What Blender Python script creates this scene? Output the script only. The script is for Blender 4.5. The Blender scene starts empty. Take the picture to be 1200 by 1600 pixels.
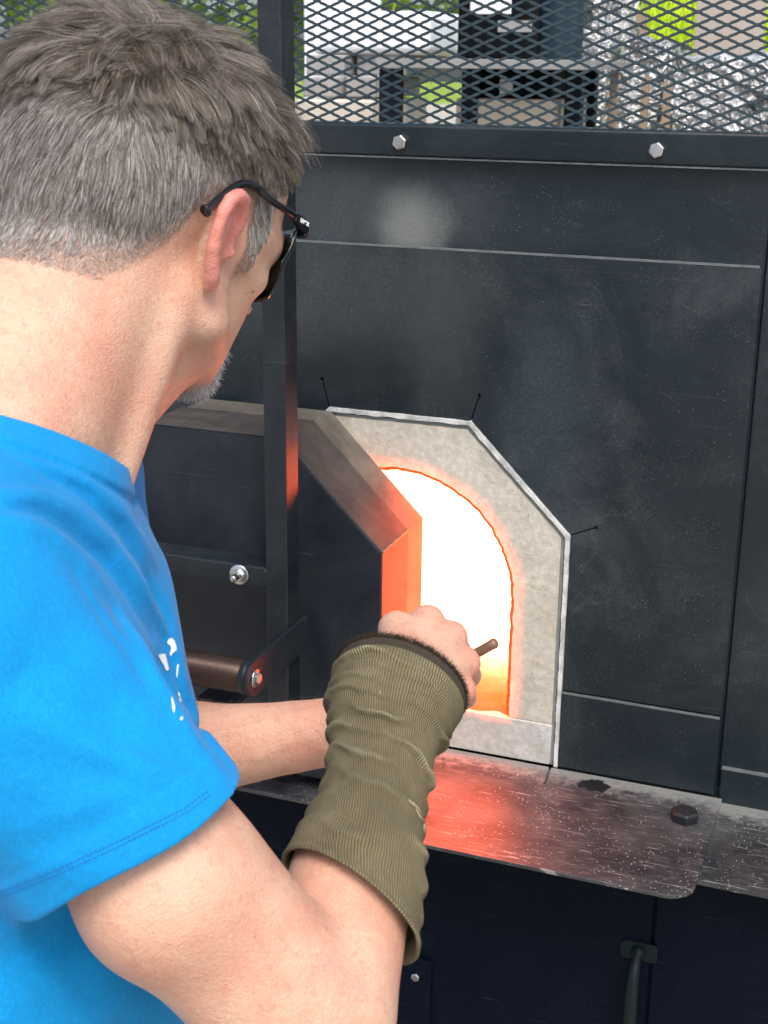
import bpy, bmesh, math, random
import numpy as np
from mathutils import Vector, Matrix, noise as mnoise
from mathutils.bvhtree import BVHTree
from mathutils.geometry import tessellate_polygon

random.seed(7)
rng = np.random.default_rng(11)
S = bpy.context.scene
COL = S.collection

# ------------------------------------------------------------------ camera
YAW, PITCH, ROLL, FPX = math.radians(20.67), math.radians(17.67), math.radians(.63), 2190.
CAM = Vector((.62, -1.55, 1.62))
F_ = Vector((-math.sin(YAW)*math.cos(PITCH), math.cos(YAW)*math.cos(PITCH), -math.sin(PITCH)))
R0 = Vector((math.cos(YAW), math.sin(YAW), 0)); U0 = R0.cross(F_)
R_ = R0*math.cos(ROLL) + U0*math.sin(ROLL)
U_ = U0*math.cos(ROLL) - R0*math.sin(ROLL)
cd = bpy.data.cameras.new('camera'); cam = bpy.data.objects.new('camera', cd); COL.objects.link(cam)
M = Matrix((R_, U_, -F_)).transposed().to_4x4(); M.translation = CAM
cam.matrix_world = M
cd.sensor_fit = 'HORIZONTAL'; cd.sensor_width = 36; cd.lens = 36*FPX/1200
cd.clip_start = .05; cd.clip_end = 400
cd.dof.use_dof = True; cd.dof.focus_distance = 1.35; cd.dof.aperture_fstop = 65.7/2.6
S.camera = cam

# ------------------------------------------------------------------ light
SUN_EL, SUN_ROT = math.radians(58), math.radians(150)
w = bpy.data.worlds.new('World'); S.world = w; w.use_nodes = True
nt = w.node_tree; nt.nodes.clear()
sky = nt.nodes.new('ShaderNodeTexSky'); sky.sky_type = 'NISHITA'; sky.sun_disc = False
sky.sun_elevation = SUN_EL; sky.sun_rotation = SUN_ROT; sky.dust_density = 3.5; sky.air_density = .8; sky.ozone_density = 1.
bg = nt.nodes.new('ShaderNodeBackground'); bg.inputs[1].default_value = .15
wo = nt.nodes.new('ShaderNodeOutputWorld')
nt.links.new(sky.outputs[0], bg.inputs[0]); nt.links.new(bg.outputs[0], wo.inputs[0])
ld = bpy.data.lights.new('sun', 'SUN'); ld.energy = 1.5; ld.angle = math.radians(25); ld.color = (1, .95, .88)
lo = bpy.data.objects.new('sun', ld); COL.objects.link(lo)
# sky rotation: sun azimuth measured from +Y clockwise
sd = Vector((math.sin(SUN_ROT)*math.cos(SUN_EL), math.cos(SUN_ROT)*math.cos(SUN_EL), math.sin(SUN_EL)))
lo.rotation_euler = sd.to_track_quat('Z', 'Y').to_euler()
S.view_settings.view_transform = 'Standard'; S.view_settings.look = 'None'
S.view_settings.exposure = .8; S.view_settings.gamma = 1; S.view_settings.use_curve_mapping = False
S.cycles.max_bounces = 7; S.cycles.diffuse_bounces = 3; S.cycles.glossy_bounces = 3
S.cycles.transparent_max_bounces = 6; S.cycles.sample_clamp_indirect = 6
S.cycles.use_denoising = True

# ------------------------------------------------------------------ helpers
def ray(x, y):
    return R_*((x-600)/FPX) - U_*((y-800)/FPX) + F_
def P(x, y, t):
    """point of the place seen at photo pixel x, y, t metres in front of the camera"""
    return CAM + ray(x, y)*t
def atY(x, y, Y):
    d = ray(x, y); return CAM + d*((Y-CAM.y)/d.y)
def proj(p):
    v = Vector(p)-CAM; d = v.dot(F_); return 600+FPX*v.dot(R_)/d, 800-FPX*v.dot(U_)/d

ORG = {}
def tag(o, label=None, cat=None, group=None, kind=None):
    if label: o['label'] = label
    if cat: o['category'] = cat
    if group: o['group'] = group
    if kind: o['kind'] = kind
    return o
def empty(name, loc, label=None, cat=None, group=None):
    o = bpy.data.objects.new(name, None); COL.objects.link(o); o.location = loc
    o.empty_display_size = .05; ORG[o] = Vector(loc)
    return tag(o, label, cat, group)
def org(o):
    return ORG.get(o, Vector((0, 0, 0)))
def link(name, data, parent=None, loc=None):
    o = bpy.data.objects.new(name, data); COL.objects.link(o)
    if parent is not None: o.parent = parent
    ORG[o] = org(parent) if parent is not None else Vector((0, 0, 0))
    return o
def mesh(name, V, Fc, mat, parent=None, smooth=False, bevel=0, seg=2, flipcheck=True, origin=None):
    me = bpy.data.meshes.new(name)
    o0 = org(parent)
    if parent is None and origin is not None: o0 = Vector(origin)
    V = np.asarray([tuple(v) for v in V], dtype=float) if not isinstance(V, np.ndarray) else V
    V = V - np.array(o0)
    me.from_pydata(V.tolist(), [], [tuple(f) for f in Fc]); me.update()
    if flipcheck:
        b = bmesh.new(); b.from_mesh(me); bmesh.ops.recalc_face_normals(b, faces=b.faces); b.to_mesh(me); b.free()
    if smooth: me.shade_smooth()
    me.materials.append(mat)
    o = link(name, me, parent)
    if parent is None: o.location = o0; ORG[o] = o0
    if bevel:
        m = o.modifiers.new('bevel', 'BEVEL'); m.width = bevel; m.segments = seg; m.limit_method = 'ANGLE'; m.angle_limit = .6
        me.shade_smooth()
        n = o.modifiers.new('wn', 'WEIGHTED_NORMAL'); n.keep_sharp = False
    return o
def boxVF(x0, x1, y0, y1, z0, z1):
    V = [(x, y, z) for x in (x0, x1) for y in (y0, y1) for z in (z0, z1)]
    return V, [(0, 1, 3, 2), (4, 6, 7, 5), (0, 4, 5, 1), (2, 3, 7, 6), (0, 2, 6, 4), (1, 5, 7, 3)]
def box(name, x0, x1, y0, y1, z0, z1, mat, parent=None, bevel=.0012, **k):
    V, Fc = boxVF(x0, x1, y0, y1, z0, z1)
    if parent is None: k.setdefault('origin', ((x0+x1)/2, (y0+y1)/2, z0))
    return mesh(name, V, Fc, mat, parent, bevel=bevel, **k)
def plateVF(loops, d0, d1, to3):
    """loops of 2-D points (outer, holes...) extruded from d0 to d1; to3(u, v, d) -> xyz"""
    flat = [p for l in loops for p in l]; n = len(flat)
    tri = tessellate_polygon([[Vector((p[0], p[1], 0)) for p in l] for l in loops])
    V = [to3(p[0], p[1], d0) for p in flat] + [to3(p[0], p[1], d1) for p in flat]
    Fc = [tuple(t) for t in tri] + [tuple(i+n for i in reversed(t)) for t in tri]
    k = 0
    for l in loops:
        m = len(l)
        for i in range(m):
            a, b_ = k+i, k+(i+1) % m
            Fc.append((a, b_, b_+n, a+n))
        k += m
    return V, Fc
XZ = lambda u, v, d: (u, d, v)
XY = lambda u, v, d: (u, v, d)
def plate(name, loops, d0, d1, mat, parent=None, to3=XZ, bevel=.001, **k):
    V, Fc = plateVF(loops, d0, d1, to3)
    return mesh(name, V, Fc, mat, parent, bevel=bevel, **k)
def frame_of(d):
    d = Vector(d).normalized(); a = Vector((0, 0, 1)) if abs(d.z) < .9 else Vector((1, 0, 0))
    x = d.cross(a).normalized(); return x, d.cross(x).normalized(), d
def tubeVF(pts, rad, n=16, caps=True, ell=None):
    pts = [Vector(p) for p in pts]; m = len(pts)
    if not hasattr(rad, '__len__'): rad = [rad]*m
    x, y, d = frame_of(pts[1]-pts[0]); V = []; Fc = []
    for i, p in enumerate(pts):
        t = (pts[min(i+1, m-1)]-pts[max(i-1, 0)]).normalized()
        x = (x - t*x.dot(t)).normalized(); y = t.cross(x)
        for k in range(n):
            a = 2*math.pi*k/n
            V.append(tuple(p + (x*math.cos(a) + y*math.sin(a))*rad[i]))
    for i in range(m-1):
        for k in range(n):
            Fc.append((i*n+k, i*n+(k+1) % n, (i+1)*n+(k+1) % n, (i+1)*n+k))
    if caps: Fc.append(tuple(range(n))); Fc.append(tuple(range((m-1)*n, m*n)))
    return V, Fc
def tube(name, pts, rad, mat, parent=None, n=16, smooth=True, **k):
    V, Fc = tubeVF(pts, rad, n)
    return mesh(name, V, Fc, mat, parent, smooth=smooth, **k)
def lathe(name, c, d, prof, mat, parent=None, n=24, smooth=True, bevel=0, rot=0):
    """prof: (along, radius) pairs round axis d from c"""
    x, y, d = frame_of(d); c = Vector(c); V = []; Fc = []
    for a_, r in prof:
        for k in range(n):
            a = 2*math.pi*k/n+rot; V.append(tuple(c+d*a_+(x*math.cos(a)+y*math.sin(a))*r))
    m = len(prof)
    for i in range(m-1):
        for k in range(n): Fc.append((i*n+k, i*n+(k+1) % n, (i+1)*n+(k+1) % n, (i+1)*n+k))
    Fc.append(tuple(range(n))); Fc.append(tuple(range((m-1)*n, m*n)))
    return mesh(name, V, Fc, mat, parent, smooth=smooth, bevel=bevel)
def hexbolt(c, d, s, mat, parent, washer=False, stud=False, name='bolt', wmat=None):
    """hex head of across-corners 2s on axis d"""
    h = s*.75
    b = lathe(name, c, d, [(0, s), (h*.8, s), (h, s*.86)], mat, parent, n=6, smooth=False, bevel=s*.06, rot=.3)
    if washer: lathe('washer', Vector(c)-Vector(d).normalized()*.0005, d, [(0, s*1.5), (.0014, s*1.5), (.0020, s*1.38)], wmat or mat, b)
    if stud:
        pr = [(h*.9, s*.5)]
        for i in range(9): pr += [(h*.9+i*s*.16, s*.5), (h*.9+(i+.5)*s*.16, s*.43)]
        lathe('threaded_end', c, d, pr+[(pr[-1][0]+s*.1, s*.38)], wmat or mat, b)
    return b

# ------------------------------------------------------------------ node materials
class N:
    def __init__(s, name):
        s.m = bpy.data.materials.new(name); s.m.use_nodes = True; s.t = s.m.node_tree
        s.b = s.t.nodes['Principled BSDF']; s.out = s.t.nodes['Material Output']
    def n(s, typ, ins=None, **p):
        nd = s.t.nodes.new('ShaderNode'+typ)
        for k, v in p.items(): setattr(nd, k, v)
        for k, v in (ins or {}).items(): s.put(nd.inputs[k], v)
        return nd
    def put(s, sock, v):
        if isinstance(v, bpy.types.NodeSocket): s.t.links.new(v, sock)
        elif isinstance(v, bpy.types.Node): s.t.links.new(v.outputs[0], sock)
        else:
            if sock.type == 'RGBA' and len(v) == 3: v = (*v, 1)
            sock.default_value = v
    def set(s, **k):
        for a, v in k.items(): s.put(s.b.inputs[a.replace('_', ' ')], v)
        return s
    def obj(s): return s.n('TexCoord').outputs['Object']
    def gen(s): return s.n('NewGeometry').outputs['Position']
    def map(s, v, sc=(1, 1, 1), loc=(0, 0, 0), rot=(0, 0, 0)):
        return s.n('Mapping', {'Vector': v, 'Scale': sc, 'Location': loc, 'Rotation': rot}).outputs[0]
    def noise(s, v, sc, det=4, rough=.55, dist=0, col=False):
        nd = s.n('TexNoise', {'Vector': v, 'Scale': sc, 'Detail': det, 'Roughness': rough, 'Distortion': dist})
        return nd.outputs[1 if col else 0]
    def vor(s, v, sc, feat='F1', rand=1, out=0):
        nd = s.n('TexVoronoi', {'Vector': v, 'Scale': sc, 'Randomness': rand}, feature=feat); return nd.outputs[out]
    def ramp(s, v, *st):
        nd = s.n('ValToRGB', {'Fac': v}); r = nd.color_ramp
        for i, (p, c) in enumerate(st):
            if not hasattr(c, '__len__'): c = (c, c, c)
            e = r.elements[i] if i < 2 else r.elements.new(p)
            e.position = p; e.color = (*c[:3], 1)
        return nd.outputs[0]
    def mix(s, f, a, b, mode='MIX'):
        nd = s.n('Mix', data_type='RGBA', blend_type=mode)
        s.put(nd.inputs[0], f); s.put(nd.inputs[6], a); s.put(nd.inputs[7], b); return nd.outputs[2]
    def math(s, op, a, b=0., c=0., clamp=False):
        nd = s.n('Math', operation=op, use_clamp=clamp); s.put(nd.inputs[0], a); s.put(nd.inputs[1], b); s.put(nd.inputs[2], c); return nd.outputs[0]
    def mr(s, v, a, b, c=0., d=1., smooth=True):
        nd = s.n('MapRange', {'Value': v, 'From Min': a, 'From Max': b, 'To Min': c, 'To Max': d}, interpolation_type='SMOOTHSTEP' if smooth else 'LINEAR'); return nd.outputs[0]
    def bump(s, h, st=.3, d=.001, nrm=None):
        ins = {'Height': h, 'Strength': st, 'Distance': d}
        if nrm is not None: ins['Normal'] = nrm
        return s.n('Bump', ins).outputs[0]
    def dist(s, v, c, sc=(1, 1, 1)):
        """distance of v from c with each axis scaled"""
        m = s.n('VectorMath', {0: v, 1: c}, operation='SUBTRACT').outputs[0]
        m = s.n('VectorMath', {0: m, 1: sc}, operation='MULTIPLY').outputs[0]
        return s.n('VectorMath', {0: m}, operation='LENGTH').outputs[1]

def black_paint(name, base=(.0052, .0118, .0160), dust=.35, rough=.40, patch=None, speck=1., grain=.3, spec=.45):
    k = N(name); v = k.gen()
    n1 = k.noise(v, 5, 6, .68, .9); n2 = k.noise(v, 1100, 2, .7); n3 = k.noise(k.map(v, (3, 3, 30)), 25, 4, .6)
    grit = k.noise(v, 330, 3, .75)
    dustm = k.math('MULTIPLY', k.mr(k.math('ADD', n1, k.math('MULTIPLY', k.math('SUBTRACT', grit, .5), .35)), .42, .78), dust)
    c = k.mix(dustm, base, (.050, .062, .068))
    # wiped arcs and rubbed lines
    w1 = k.noise(v, 3.1, 3, .5, 1.6); l1 = k.math('ABSOLUTE', k.math('SUBTRACT', w1, .52)); lm = k.math('MULTIPLY', k.mr(l1, .006, .001), k.mr(n1, .42, .6))
    c = k.mix(k.math('MULTIPLY', lm, .12*min(1, speck)), c, (.12, .125, .125))
    for sc_, th_, am_ in ((420, .10, .55), (150, .05, .75), (60, .022, .8)):
        d_ = k.vor(v, sc_); fm = k.math('MULTIPLY', k.mr(d_, th_*1.5, th_), k.mr(k.noise(v, 7+sc_*.02, 4, .6), .46, .62))
        c = k.mix(k.math('MULTIPLY', fm, am_*min(1, speck)), c, (.34, .35, .34))
    scr = k.ramp(k.noise(k.map(v, (8, 8, 900), rot=(0, .5, 0)), 1.0, 2, .5, 1.2), (.70, 0.), (.73, 1.))
    c = k.mix(k.math('MULTIPLY', scr, .10), c, (.3, .32, .33))
    if patch:
        for (cx, cz, rx, rz, col, amt) in patch:
            d = k.dist(v, (cx, 0, cz), (1/rx, 0, 1/rz))
            d = k.math('ADD', d, k.math('MULTIPLY', k.math('SUBTRACT', k.noise(v, 14, 6, .62, .3), .5), 1.0))
            g_ = k.math('ADD', .6, k.math('MULTIPLY', k.math('SUBTRACT', grit, .5), 1.0))
            c = k.mix(k.math('MULTIPLY', k.math('MULTIPLY', k.mr(d, 1.45, .25), g_), amt), c, col)
    r = k.math('ADD', k.math('MULTIPLY', k.mr(n1, .3, .7), .16), rough-.06)
    r = k.math('ADD', r, k.math('MULTIPLY', n3, .08))
    k.set(Base_Color=c, Roughness=r, Normal=k.bump(k.math('ADD', n2, k.math('MULTIPLY', k.noise(v, 9, 4), 14.)), grain, .0006))
    k.b.inputs['Specular IOR Level'].default_value = spec
    return k.m
def simple(name, col, rough=.5, metal=0, nsc=60, var=.25, bump=.15, bs=300, spec=.5):
    k = N(name); v = k.gen()
    n = k.noise(v, nsc, 5, .6)
    c = k.mix(n, tuple(x*(1-var) for x in col), tuple(min(1, x*(1+var)) for x in col))
    k.set(Base_Color=c, Roughness=k.math('ADD', k.math('MULTIPLY', n, .15), rough-.07), Metallic=metal,
          Normal=k.bump(k.noise(v, bs, 3), bump, .0008)); k.b.inputs['Specular IOR Level'].default_value = spec
    return k.m

M_plate = black_paint('black_painted_steel', patch=[(-.01, 1.275, .15, .05, (.003, .005, .007), .8), (.11, 1.33, .06, .13, (.085, .092, .095), .40), (.235, 1.20, .06, .15, (.065, .085, .105), .42), (-.03, 1.36, .20, .08, (.075, .078, .078), .45)], dust=.65, speck=1., rough=.38)
M_wall = black_paint('black_wall_paint', patch=[(.062, 1.444, .044, .040, (.42, .44, .39), .70), (.0, 1.455, .18, .06, (.075, .088, .096), .6)], dust=.5, rough=.34)
M_bar = black_paint('black_bar_paint', rough=.26, speck=.3, dust=.3)
M_dark = black_paint('black_cabinet_paint', base=(.0004, .0028, .0095), dust=.03, spec=.10, rough=.5, speck=.25)
M_post = black_paint('black_post_paint', base=(.006, .010, .015), dust=.4, rough=.36, speck=.3)
M_door = black_paint('black_door_paint', base=(.0022, .0060, .0125), dust=.25, rough=.45, speck=.25)
M_meshm = simple('dark_expanded_steel', (.018, .036, .042), .40, .2, 8, .3, .1, spec=.6)
M_handle = simple('worn_black_handle', (.004, .010, .012), .55, 0, 60, .5, .3, spec=.2)
M_zinc = simple('zinc_plated_steel', (.60, .61, .60), .3, 1, 90, .2, .2)
M_blackbolt = simple('blackened_bolt_steel', (.02, .022, .026), .4, .3, 200, .5, .4)
M_weld = simple('welded_edge_steel', (.16, .16, .16), .38, .6, 300, .3, .5, 600)

def door_side(name, lo_c, hi_c):
    k = N(name); v = k.gen()
    n = k.noise(v, 22, 6, .62, .4); f = k.noise(v, 700, 3)
    c = k.ramp(n, (.3, lo_c), (.7, hi_c))
    c = k.mix(k.ramp(k.vor(v, 160), (.06, .5), (.13, 0.)), c, (.03, .028, .026))
    k.set(Base_Color=c, Roughness=k.math('ADD', k.math('MULTIPLY', f, .2), .42), Metallic=.1, Normal=k.bump(k.math('ADD', f, n), .3, .0008)); k.b.inputs['Specular IOR Level'].default_value = .22
    return k.m
M_dside = door_side('heat_dulled_brown_steel', (.038, .034, .032), (.088, .078, .072)); M_rear = door_side('heat_greyed_steel', (.078, .07, .06), (.16, .145, .12))

ARCH_X, ARCH_R, ARCH_Z, SILL_Z = .055, .146, 1.001, .848
def refractory(name, base, hot=1., grey=0.):
    k = N(name); v = k.gen()
    n = k.noise(v, 16, 6, .65, .5); f = k.noise(v, 260, 4, .6); g = k.noise(v, 45, 5, .6)
    c = k.ramp(n, (.3, tuple(x*.74 for x in base)), (.68, base))
    c = k.mix(k.mr(g, .52, .75, 0, .35), c, (base[0]*.62, base[1]*.52, base[2]*.36))
    pore = k.ramp(k.vor(v, 150), (.07, 1.), (.15, 0.))
    pm = k.math('MULTIPLY', pore, k.mr(g, .42, .6))
    c = k.mix(k.math('MULTIPLY', pm, .55), c, (.12, .11, .09))
    c = k.mix(k.mr(k.noise(v, 7, 6, .7, .8), .5, .68, 0, .45), c, (base[0]*.5, base[1]*.47, base[2]*.42))
    c = k.mix(k.mr(k.noise(v, 130, 3, .7), .42, .62, .22, 0), c, (.2, .18, .14))
    crk = k.ramp(k.vor(k.n('VectorMath', {0: v, 1: k.n('VectorMath', {0: k.noise(v, 12, 3, .5, 0, True), 1: (.05, .05, .05)}, operation='MULTIPLY').outputs[0]}, operation='ADD').outputs[0], 9, 'DISTANCE_TO_EDGE'), (.004, 1.), (.012, 0.))
    c = k.mix(k.math('MULTIPLY', crk, .10), c, (.2, .17, .13))
    # the block is incandescent round its mouth: distance to the arch outline
    s = k.n('SeparateXYZ', {0: v}); x = k.math('SUBTRACT', s.outputs[0], ARCH_X); z = k.math('SUBTRACT', s.outputs[2], ARCH_Z)
    zz = k.math('MAXIMUM', z, 0.)
    dr = k.math('SUBTRACT', k.math('SQRT', k.math('ADD', k.math('MULTIPLY', x, x), k.math('MULTIPLY', zz, zz))), ARCH_R)
    db = k.math('SUBTRACT', SILL_Z, s.outputs[2])
    dd = k.math('MAXIMUM', dr, db)
    dd = k.math('ADD', dd, k.math('MULTIPLY', k.math('SUBTRACT', k.noise(v, 30, 4), .5), .012))
    glow = k.mr(dd, .030*hot, -.003, 0, 1)
    glow = k.math('POWER', glow, 2.2)
    k.set(Base_Color=c, Roughness=.9, Normal=k.bump(k.math('ADD', k.math('MULTIPLY', f, .5), k.math('SUBTRACT', k.math('MULTIPLY', n, 3.), pm)), .55, .0016),
          Emission_Color=(1, .07, .004, 1), Emission_Strength=k.math('MULTIPLY', glow, 2.4*hot))
    return k.m
M_ref = refractory('cast_refractory', (.60, .58, .49))
M_sill = refractory('grey_refractory_sill', (.58, .585, .55), .6)
def fibre():
    k = N('white_ceramic_fibre'); v = k.gen()
    n = k.noise(v, 40, 5, .65); f = k.noise(v, 400, 3)
    k.set(Base_Color=k.ramp(n, (.35, (.30, .32, .30)), (.6, (.62, .63, .60))), Roughness=.95, Normal=k.bump(k.math('ADD', f, n), .8, .0015)); return k.m
M_fib = fibre()
M_gap = simple('grey_mortar', (.22, .25, .24), .9)

def hot(name, c0, c1, s0, s1, y0, y1, bc=(.5, .45, .4)):
    """glowing refractory lining, cooler at its mouth, hotter inside"""
    k = N(name); v = k.gen(); s = k.n('SeparateXYZ', {0: v})
    n = k.noise(v, 55, 4, .6)
    f = k.math('ADD', k.mr(s.outputs[1], y0, y1), k.math('MULTIPLY', k.math('SUBTRACT', n, .5), .35), clamp=True)
    k.set(Base_Color=bc, Roughness=.9, Emission_Color=k.mix(f, c0, c1),
          Emission_Strength=k.math('ADD', k.math('MULTIPLY', k.math('POWER', f, 1.3), s1-s0), s0))
    return k.m
M_hot = hot('glowing_tunnel_lining', (1, .055, .001), (1, .085, .001), .75, 24, .003, .035, (.06, .03, .02))
M_hotfloor = hot('glowing_floor_lining', (1, .07, .002), (1, .42, .22), .75, 4.2, .004, .25, (.12, .06, .04))
M_chamber = hot('white_hot_chamber', (1, .155, .086), (1, .155, .086), 6.0, 6.0, 0, .1)

# ------------------------------------------------------------------ ground and far setting
def ground_mat():
    k = N('pale_gravel_ground'); v = k.gen()
    n = k.noise(v, .8, 6, .6); f = k.noise(v, 40, 4, .7); g = k.vor(v, 55)
    grav = k.ramp(f, (.3, (.26, .24, .19)), (.7, (.60, .56, .47)))
    grs = k.ramp(f, (.3, (.13, .22, .015)), (.7, (.32, .44, .04)))
    s = k.n('SeparateXYZ', {0: v})
    far = k.mr(k.math('ADD', s.outputs[1], k.math('MULTIPLY', n, 9.)), 62, 66)
    k.set(Base_Color=k.mix(far, grav, grs), Roughness=.95, Normal=k.bump(k.math('ADD', f, g), .6, .02)); return k.m
M_ground = ground_mat()
V = []; Fc = []; nx = 60
xs = np.concatenate([-np.geomspace(150, 1, 24), np.linspace(-.9, .9, 8), np.geomspace(1, 150, 24)])
for y in xs:
    for x in xs:
        h = 0 if abs(x) < 6 and abs(y) < 8 else .25*mnoise.noise(Vector((x*.05, y*.05, 0)))
        V.append((x, y, h))
m_ = len(xs)
Fc = [(j*m_+i, j*m_+i+1, (j+1)*m_+i+1, (j+1)*m_+i) for j in range(m_-1) for i in range(m_-1)]
tag(mesh('ground', V, Fc, M_ground, smooth=True), kind='structure')

# ================================================================== FURNACE
FU = empty('glass_furnace', (.15, .35, 0), 'black painted steel glory hole furnace with a white-hot arched opening and an open door', 'furnace')
OCT = .127
X0, X1, ZT = -.163, .273, 1.221      # gasket outline
def slit(c, e, w=.0009, rh=.0028, n=10):
    c, e = Vector(c), Vector(e); d = (e-c).normalized(); nn = Vector((-d.y, d.x))
    out = [c-nn*w]
    a0 = math.asin(w/rh); base = math.atan2(-d.y, -d.x)
    for i in range(n+1):
        a = base + a0 + (2*math.pi-2*a0)*i/n
        out.append(e+Vector((math.cos(a), math.sin(a)))*rh)
    out.append(c+nn*w)
    return [tuple(p) for p in out]
def slit2(c, e, w=.0008, rh=.0025, n=10):
    """slot from corner c out to a round relief hole at e, walked clockwise seen from the front"""
    c, e = Vector(c), Vector(e); d = (e-c).normalized(); nn = Vector((-d.y, d.x))
    out = [c+nn*w]
    a0 = math.asin(w/rh); base = math.atan2(-d.y, -d.x)
    for i in range(n+1):
        a = base - a0 - (2*math.pi-2*a0)*i/n
        out.append(e+Vector((math.cos(a), math.sin(a)))*rh)
    out.append(c-nn*w)
    return [tuple(p) for p in out]
TL, TR, RT, RB = (-.037, ZT), (.146, ZT), (X1, 1.094), (X1, .79)
LT, LB = (X0, 1.094), (X0, .79)
cut = [LB] + slit2(LT, (-.195, 1.108)) + slit2(TL, (-.046, 1.254)) + slit2(TR, (.155, 1.252)) + slit2(RT, (.302, 1.107)) + [RB]
# main plate: notch cut up from its bottom edge
zb = .8945
cut_main = [(X0, zb)] + cut[1:-1] + [(X1, zb)]
plate('front_plate', [[(-.60, zb)] + cut_main + [(.4640, zb), (.4640, 1.4165), (.4615, 1.4190), (-.60, 1.4190)]], -.0050, -.0002, M_plate, FU, bevel=.0007)
plate('lower_front_plate', [[(X1, .7925), (.4640, .7925), (.4640, .8918), (X1, .8918)]], -.0090, -.0002, M_plate, FU, bevel=.0007)
plate('lower_front_plate', [[(-.60, .7925), (X0, .7925), (X0, .8918), (-.60, .8918)]], -.0090, -.0002, M_plate, FU, bevel=.0007)
# wall sheet behind, with the opening
cutw = [LB, LT, TL, TR, RT, RB]
plate('front_wall', [[(-.62, .62), (X0, .62)] + [(X0, .79)] + cutw[1:-1] + [(X1, .79), (X1, .62), (.98, .62), (.98, 1.52), (-.62, 1.52)]], 0., .004, M_wall, FU, bevel=0)
box('hatch_strip', .470, .80, -.0062, -.0002, .700, .8270, M_wall, FU)
box('side_wall', .976, .980, .005, .70, .05, 1.52, M_dark, FU)
box('side_wall', -.620, -.616, .005, .70, .05, 1.52, M_dark, FU)
box('back_wall', -.615, .975, .696, .700, .05, 1.52, M_dark, FU)
box('top_sheet', -.615, .975, .005, .695, 1.505, 1.509, M_dark, FU)
M_highlight = simple('painted_edge_highlight', (.17, .19, .19), .36, .4, 60, .6, .4, 500)  # pale strips on plate edges; the sky highlight is put into their colour
def edge_highlight(x0, x1, y0, y1, z, th=.0013):
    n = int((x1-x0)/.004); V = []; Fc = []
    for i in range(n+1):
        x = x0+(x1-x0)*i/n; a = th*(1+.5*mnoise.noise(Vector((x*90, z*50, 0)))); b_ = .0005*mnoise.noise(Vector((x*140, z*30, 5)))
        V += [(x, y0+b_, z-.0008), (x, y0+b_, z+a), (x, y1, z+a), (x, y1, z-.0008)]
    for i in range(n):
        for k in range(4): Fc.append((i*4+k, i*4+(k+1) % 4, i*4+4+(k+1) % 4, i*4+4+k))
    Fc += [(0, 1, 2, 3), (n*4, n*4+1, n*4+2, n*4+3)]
    mesh('edge_highlight_strip', V, Fc, M_highlight, FU)
edge_highlight(-.599, .4612, -.0054, -.0004, 1.4194); edge_highlight(X1+.001, .4632, -.0094, -.0056, .8922, .0011); edge_highlight(-.599, X0-.001, -.0094, -.0056, .8922, .0011)
edge_highlight(.4705, .799, -.0066, -.0004, .8274, .0012); edge_highlight(-.619, .979, -.0112, -.0024, 1.5205, .0009)
# caulked seams seen as raised bead
tube('weld_seam', [(.4675, -.0022, z) for z in np.linspace(.80, 1.505, 40)], .0011, M_dark, FU, 6)
# top angle that holds the screen
V, Fc = plateVF([[(-.002, 1.5225), (-.0105, 1.5215), (-.0135, 1.5235), (-.0135, 1.5545), (-.0110, 1.5575), (.030, 1.5575), (.030, 1.5525), (-.002, 1.5525)]], -.62, .98, lambda u, v, d: (d, u, v))
mesh('top_angle', V, Fc, M_bar, FU, bevel=.0012)
for bx in (-.235, .0555, .3455, .6355):
    hexbolt((bx, -.0135, 1.5375), (0, -1, 0), .0088, M_zinc, FU)
# expanded metal screen
def expanded(x0, x1, z0, z1, lwd=.0305, swd=.0127, sw=.0033, th=.0013):
    V = []; Fc = []
    hw = lwd/2
    rows = int((z1-z0)/(swd/2)); q = 0
    for r in range(rows):
        zc = z0 + r*swd/2
        ph = r % 2
        n = int((x1-x0)/hw)+1
        prev = None
        pts = []
        # each strand wave: bonds alternate up and down
        for i in range(n):
            xx = x0+i*hw
            up = 1 if (i+ph) % 2 == 0 else -1
            for s_, a in ((-.33, .40), (-.15, .97), (.15, .97), (.33, .40)):
                pts.append((xx+s_*hw*.85, zc+up*a*swd*.235, up*a*.0010))
        k0 = len(V)
        for (x, z, dy) in pts:
            for (u, v_) in ((-1, -1), (1, -1), (1, 1), (-1, 1)):
                zz = z+v_*sw*.5; yy = -.0035 + dy*.6 + u*th*.5 + v_*.0002
                V.append((x, yy, zz))
        for i in range(len(pts)-1):
            a = k0+i*4; b_ = a+4
            for k in range(4): Fc.append((a+k, a+(k+1) % 4, b_+(k+1) % 4, b_+k))
    return V, Fc
V, Fc = expanded(-.60, .96, 1.5585, 1.98)
for v_i in range(len(V)):
    x, y, z = V[v_i]; V[v_i] = (x, y, z)
mesh('mesh_screen', V, Fc, M_meshm, FU, smooth=False)
box('screen_frame', -.62, .98, -.012, .0, 1.982, 2.01, M_bar, FU)
box('screen_frame', .962, .98, -.012, .0, 1.558, 1.981, M_bar, FU)
box('screen_frame', -.62, -.602, -.012, .0, 1.558, 1.981, M_bar, FU)
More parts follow.
